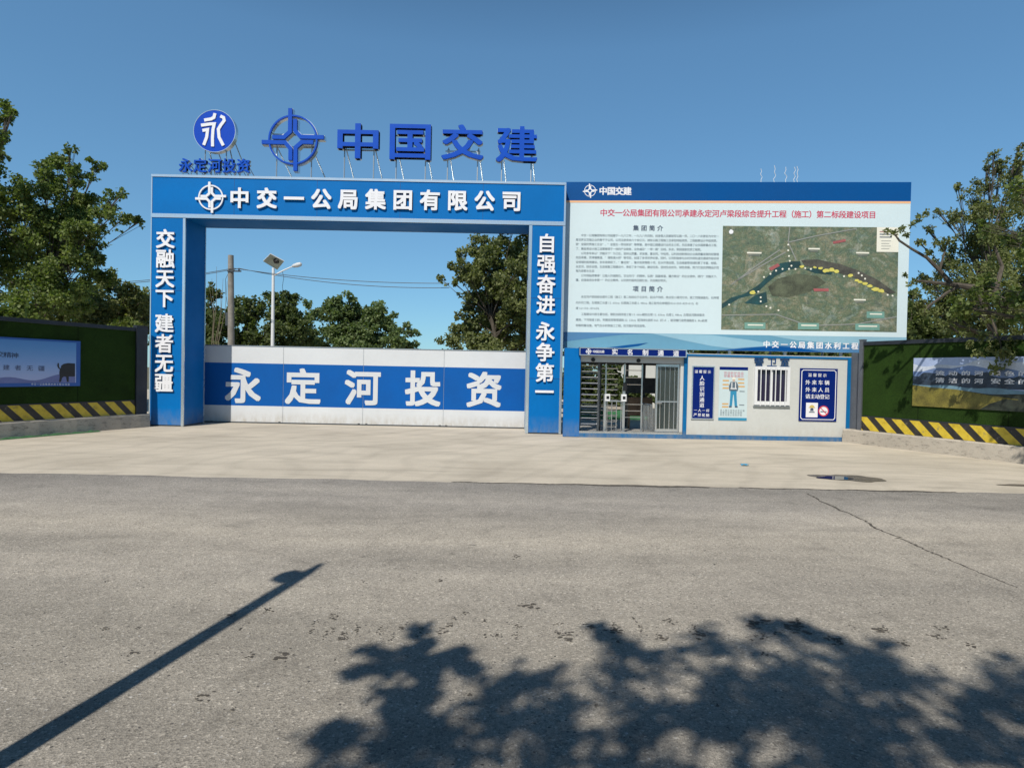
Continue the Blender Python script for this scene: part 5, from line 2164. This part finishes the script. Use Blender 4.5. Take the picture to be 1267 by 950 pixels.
for (px, py, r_) in cl:
    Y_ = YO if px < 1200 else (13.9 if py > 380 else 14.6)
    Y_ += rng.uniform(-.25, .25)
    p_ = at(px, py, Y_) - bs
    q = r_ / FPX * Y_
    C.append(tuple(p_))
    R.append((q, q, q))
    N.append(int(18 + 1100 * q * q * 4))
leaves_mesh('crown', C, R, N, .075, rng, L_ELM, ob, .2, .34)

# street trees on the camera side of the road (they shade road and right fence; two are added to block sky light)
ca, sa = math.cos(SUN_AZ), math.sin(SUN_AZ)
SH = Vector((sa, ca, 0)) / math.tan(SUN_EL)       # ground shift of a shadow per metre of height


def from_shadow(px, py, h):
    g_ = ground(px, py)
    return Vector((g_.x, g_.y, 0)) - SH * h + Vector((0, 0, h))


sp = [(470, 940, 5.2, .2), (420, 945, 5.0, .2), (640, 890, 5.1, .22), (520, 945, 4.8, .35),
      (650, 850, 5.4, .25), (690, 870, 5.0, .35), (640, 930, 4.6, .45), (745, 790, 5.9, .16), (775, 800, 5.8, .2), (770, 840, 5.6, .25), (800, 870, 5.3, .35), (740, 920, 4.7, .45), (860, 800, 6.0, .22), (905, 795, 6.1, .28),
      (960, 785, 6.3, .24), (990, 780, 6.3, .15), (940, 830, 5.7, .35), (1000, 820, 6.0, .35), (1060, 810, 6.1, .25), (1095, 800, 6.1, .16), (1110, 830, 5.9, .3), (1040, 860, 5.5, .4), (900, 870, 5.4, .4), (960, 910, 5.0, .5),
      (1150, 860, 5.6, .35), (1200, 860, 5.7, .3), (1240, 850, 5.7, .3), (1190, 910, 5.2, .45), (1100, 920, 5.1, .45), (850, 930, 4.8, .5), (1260, 900, 5.3, .4), (1040, 940, 4.8, .5), (1290, 860, 5.5, .5)]
lob = [(from_shadow(a_, b_2, h * 1.2), r_ * .85) for a_, b_2, h, r_ in sp]
rr_s = random.Random(41)


def spray(pts_, r_, h):
    """a leafy twig: small leaf tufts whose shadows follow the photo pixels"""
    for i in range(len(pts_) - 1):
        (xa, ya), (xb, yb2) = pts_[i], pts_[i + 1]
        n_ = max(2, int(math.hypot(xb - xa, (yb2 - ya) * 1.8) / 13))
        for k_ in range(n_):
            t2 = k_ / n_
            lob.append((from_shadow(xa + (xb - xa) * t2 + rr_s.uniform(-3, 3), ya + (yb2 - ya) * t2 + rr_s.uniform(-2, 2), h + rr_s.uniform(-.2, .2)), r_ * rr_s.uniform(.7, 1.2)))


spray([(437, 831), (480, 827), (532, 818), (582, 827), (607, 843)], .055, 5.4)
spray([(456, 803), (500, 812), (532, 818), (560, 812), (592, 800)], .05, 5.5)
spray([(521, 776), (528, 800), (532, 818), (532, 846), (512, 880), (500, 905)], .075, 5.3)
spray([(478, 857), (500, 880), (519, 915), (472, 935)], .08, 5.2)
spray([(405, 905), (425, 912), (455, 905)], .12, 5.2)
spray([(735, 772), (760, 795), (800, 812), (850, 812)], .06, 5.8)
spray([(605, 870), (623, 850), (650, 845), (690, 830)], .09, 5.5)
spray([(935, 770), (965, 772), (1000, 782), (1050, 800)], .08, 6.0)
for k in range(46):  # further unseen crown lobes, added to block sky light
    q_ = random.Random(100 + k)
    g_ = Vector((q_.uniform(-2.0, 6.0), q_.uniform(-4.5, .5), 0))
    h = q_.uniform(5.5, 10.0)
    lob.append((g_ - SH * h + Vector((0, 0, h)), q_.uniform(.65, 1.0)))
tree('street_tree', 'street tree whose broad crown shades the road at the lower right', 'tree', (-1.0, -7.2, 0), lob, .085, 330, 31, L_POPLAR, .2, clumps=9, spread=.46, twigs=False, limb=.10, least=3)
for nm_, bx_, by_, lb2 in (('a', -7.0, -11.5, 'dense unseen street tree added to block sky light, left of the leaning pole'), ('b', 7.5, -11.0, 'dense unseen street tree added to block sky light, right of the shading tree')):  # two unseen trees added behind the camera to hold back sky light
    q_ = random.Random(bx_)
    lob2 = []
    for k in range(26):
        lob2.append((Vector((bx_ + q_.gauss(0, 1.7), by_ + q_.gauss(0, 1.0), q_.uniform(3.2, 9.5))), q_.uniform(.8, 1.3)))
    tree('street_tree', lb2, 'tree', (bx_, by_, 0), lob2, .2, 130, 40 + int(bx_), L_POPLAR, .2, clumps=6, spread=.5)
lob = []
rr_ = random.Random(9)
for k in range(40):
    g_ = Vector((rr_.uniform(12.0, 15.5), 0, 0))
    a_ = (g_.x - p0.x) / (p1.x - p0.x)
    w_ = Vector((g_.x, p0.y + a_ * (p1.y - p0.y), rr_.uniform(.1, 2.6)))
    if k < 23:
        a_ = rr_.uniform(.55, 1.1)
        w_ = p0.lerp(p1, a_) + Vector((0, 0, rr_.uniform(.9, 2.6) if a_ < .8 else rr_.uniform(.2, 2.6)))
    h = rr_.uniform(3.4, 5.6)
    lob.append((w_ + SUNV * ((h - w_.z) / SUNV.z), rr_.uniform(.22, .5) if k >= 23 else rr_.uniform(.16, .32)))
tree('street_tree', 'street tree outside the right edge casting dappled shade on the right fence', 'tree', (13.2, 9.0, 0), lob, .10, 420, 32, L_POPLAR, .16, clumps=7, spread=.42)

# ------------------------------------------------------------------ poles and wires
YPOLE = 33.0
pb_ = gbase(286.5, YPOLE)
pt = at(285.6, 316, YPOLE)
pl = thing('utility_pole', 'weathered round concrete utility pole seen through the left part of the gateway', 'pole', None, pb_)
mb = MB()
H = pt.z
mb.tube([(0, 0, 0), (pt.x - pb_[0], 0, H)], [.19, .14], 16)
mb.build('shaft', M_CONCPOLE, pl)
zc = at(287, 336, YPOLE).z
mb = MB()
mb.box(-.1 + pt.x - pb_[0], .52, -.19, -.15, zc - .04, zc + .04)
mb.tube([(.40, -.17, zc), (.40, -.17, zc + .16)], [.05, .03], 8)
mb.tube([(.12, -.17, zc), (.12, -.17, zc + .14)], [.05, .03], 8)
mb.build('bracket', M_DARKSTEEL, pl)
mb = MB()
for dz in (.8,):
    mb.tube([(-.17, .0, H - dz), (-.35, -.1, H - dz - .5), (-.30, -.15, zc - 1.2), (-.2, -.17, zc - 1.8)], .012, 5)
mb.box(-.33, -.17, -.1, .1, zc - 2.9, zc - 2.2)
mb.build('cable_drop', M_DARKSTEEL, pl)
for k in range(2):
    mb = MB()
    cnt = 40
    A = at(-30, 345 + 4 * k, YPOLE + .0)
    B0 = Vector((pb_[0] + .12 + .28 * k, YPOLE - .17, zc + .15))
    Bend = at(556, 350.5 + 5.5 * k, 30.5)
    pts = []
    for i in range(cnt + 1):
        t_ = i / cnt
        q = A.lerp(B0, t_)
        q.z -= .5 * 4 * t_ * (1 - t_)
        pts.append(q)
    for i in range(1, cnt + 1):
        t_ = i / cnt
        q = B0.lerp(Bend, t_)
        q.z -= (.22 + .08 * k) * 4 * t_ * (1 - t_)
        pts.append(q)
    mb.tube(pts, .016, 5)
    tag(mb.build('overhead_wire', M_BLACK), ['upper of two thin dark wires strung from the concrete pole across the gateway sky', 'lower of two thin dark wires strung from the concrete pole across the gateway sky'][k], 'wire', 'overhead wires at the concrete pole')
# leafless whips beside the pole
wh = thing('bare_sapling', 'leafless sapling with thin upright whips left of the concrete pole', 'sapling', None, gbase(266, 31))
bs = Vector(gbase(266, 31))
mb = MB()
for (xa, ya, xb, yb_) in ((262, 425, 268, 330), (266, 425, 276, 345), (264, 425, 258, 350), (270, 425, 281, 348), (262, 425, 262, 345), (268, 425, 273, 358)):
    a_, b_2 = at(xa, ya, 31) - bs, at(xb, yb_, 31) - bs
    mb.tube([Vector((0, 0, 0)), a_, a_.lerp(b_2, .5) + Vector((.12, 0, .1)), b_2], [.03, .018, .012, .006], 5)
mb.build('whips', mat('whip_bark', (.16, .13, .09), .9), wh)

YL = 35.0
lb_ = gbase(336.8, YL)
ltop = at(338.2, 331.5, YL)
sl_ = thing('solar_lamp', 'white solar street lamp with tilted panel seen through the gateway', 'street lamp', None, lb_)
bs = Vector(lb_)
mb = MB()
mb.tube([(0, 0, 0), (0, 0, .5), Vector((ltop.x - bs.x, 0, ltop.z))], [.13, .11, .075], 14)
mb.build('post', M_WHITE, sl_)
c = at(338.5, 324.5, YL) - bs
mp_, nt, b = new_mat('solar_cell')
b.inputs['Base Color'].default_value = (.012, .016, .04, 1)
b.inputs['Roughness'].default_value = .15
hx, hv, dv = .60, .36, .36
cor = [Vector((-hx, 0, .04)), Vector((.02, -.55, .36)), Vector((hx, 0, .06)), Vector((.0, .55, -.34))]
mb = MB()
nrm = (cor[1] - cor[0]).cross(cor[3] - cor[0]).normalized()
if nrm.z < 0:
    nrm = -nrm
b0 = [c + q for q in cor]
b1 = [c + q + nrm * .05 for q in cor]
mb.use(mat('panel_back', (.42, .46, .40), .5)).add([tuple(q) for q in b0], [(0, 1, 2, 3)])
mb.use(M_WHITE)
for k in range(4):
    l = (k + 1) % 4
    mb.add([tuple(b0[k]), tuple(b0[l]), tuple(b1[l]), tuple(b1[k])], [(0, 1, 2, 3)])
mb.use(mp_).add([tuple(q) for q in b1], [(0, 1, 2, 3)])
pnl = mb.build('solar_panel', None, sl_)
mb = MB()
e1 = (cor[2] - cor[0]).normalized()
e2 = (cor[1] - cor[3]).normalized()
q0 = c + (cor[0] + cor[1] + cor[2] + cor[3]) / 4 + e1 * .2 + e2 * .12 - nrm * .0
bxs = [q0 + e1 * sx_ * .12 + e2 * sy_ * .12 - nrm * dz for dz in (.003, .14) for sx_, sy_ in ((-1, -1), (1, -1), (1, 1), (-1, 1))]
mb.add([tuple(q) for q in bxs], [(0, 1, 2, 3), (4, 5, 6, 7), (0, 1, 5, 4), (1, 2, 6, 5), (2, 3, 7, 6), (3, 0, 4, 7)])
mb.build('control_box', M_BLACK, pnl)
mb = MB()
a0_ = at(338.2, 341.5, YL) - bs
a1_ = at(363, 329.2, YL) - bs
mb.tube([a0_, a0_.lerp(a1_, .5) + Vector((0, 0, .03)), a1_], [.045, .04, .035], 8)
arm = mb.build('arm', M_WHITE, sl_)
h0, h1 = at(361.5, 329.6, YL) - bs, at(373.5, 326.6, YL) - bs
mb = MB()
d_ = (h1 - h0)
mb.tube([h0, h0 + d_ * .15, h0 + d_ * .55, h0 + d_ * .9, h1], [.05, .10, .13, .11, .03], 12)
mb.build('lamp_head', mat('lamp_grey', (.55, .56, .57), .35), sl_)
mb = MB()
w0 = at(349.5, 336, YL) - bs
w1 = at(350.5, 362, YL) - bs
mb.tube([w0, w0.lerp(w1, .3) + Vector((.06, 0, 0)), w0.lerp(w1, .7) + Vector((-.04, 0, 0)), w1], .012, 5)
mb.build('loose_cable', M_BLACK, sl_)

# ------------------------------------------------------------------ unseen roadside pole, its lean shaped to lay the long shadow
tip_g = ground(398, 699)
near_g = ground(0, 945)
sdir = (Vector((tip_g.x, tip_g.y, 0)) - Vector((near_g.x, near_g.y, 0))).normalized()
HP = 4.6
top_ = Vector((tip_g.x, tip_g.y, 0)) - SH * HP + Vector((0, 0, HP))
base_ = Vector((tip_g.x, tip_g.y, 0)) - sdir * (SH.length * HP * math.cos(math.radians(11)))
# keep the foot on the shadow line, behind the picture's edge
po = thing('leaning_pole', 'leaning roadside pole with small lamp whose thin shadow crosses the road at left', 'pole', None, (base_.x, base_.y, 0))
tl_ = top_ - base_
mb = MB()
mb.tube([(0, 0, 0), tl_ * .5, tl_ * .93, tl_], [.076, .067, .056, .03], 14)
mb.build('shaft', M_STEEL, po)
lg = ground(347, 716)
lp = Vector((lg.x, lg.y, 0))
hh_ = tl_.z * .90
lp = lp - SH * hh_ + Vector((0, 0, hh_)) - base_
cc_ = tl_ * .93
mb = MB()
dd = lp - cc_
mb.tube([cc_ + dd * .1, cc_ + dd * .5, cc_ + dd * .9, cc_ + dd * 1.25], [.06, .14, .12, .04], 12)
mb.build('lamp_head', M_STEEL, po)
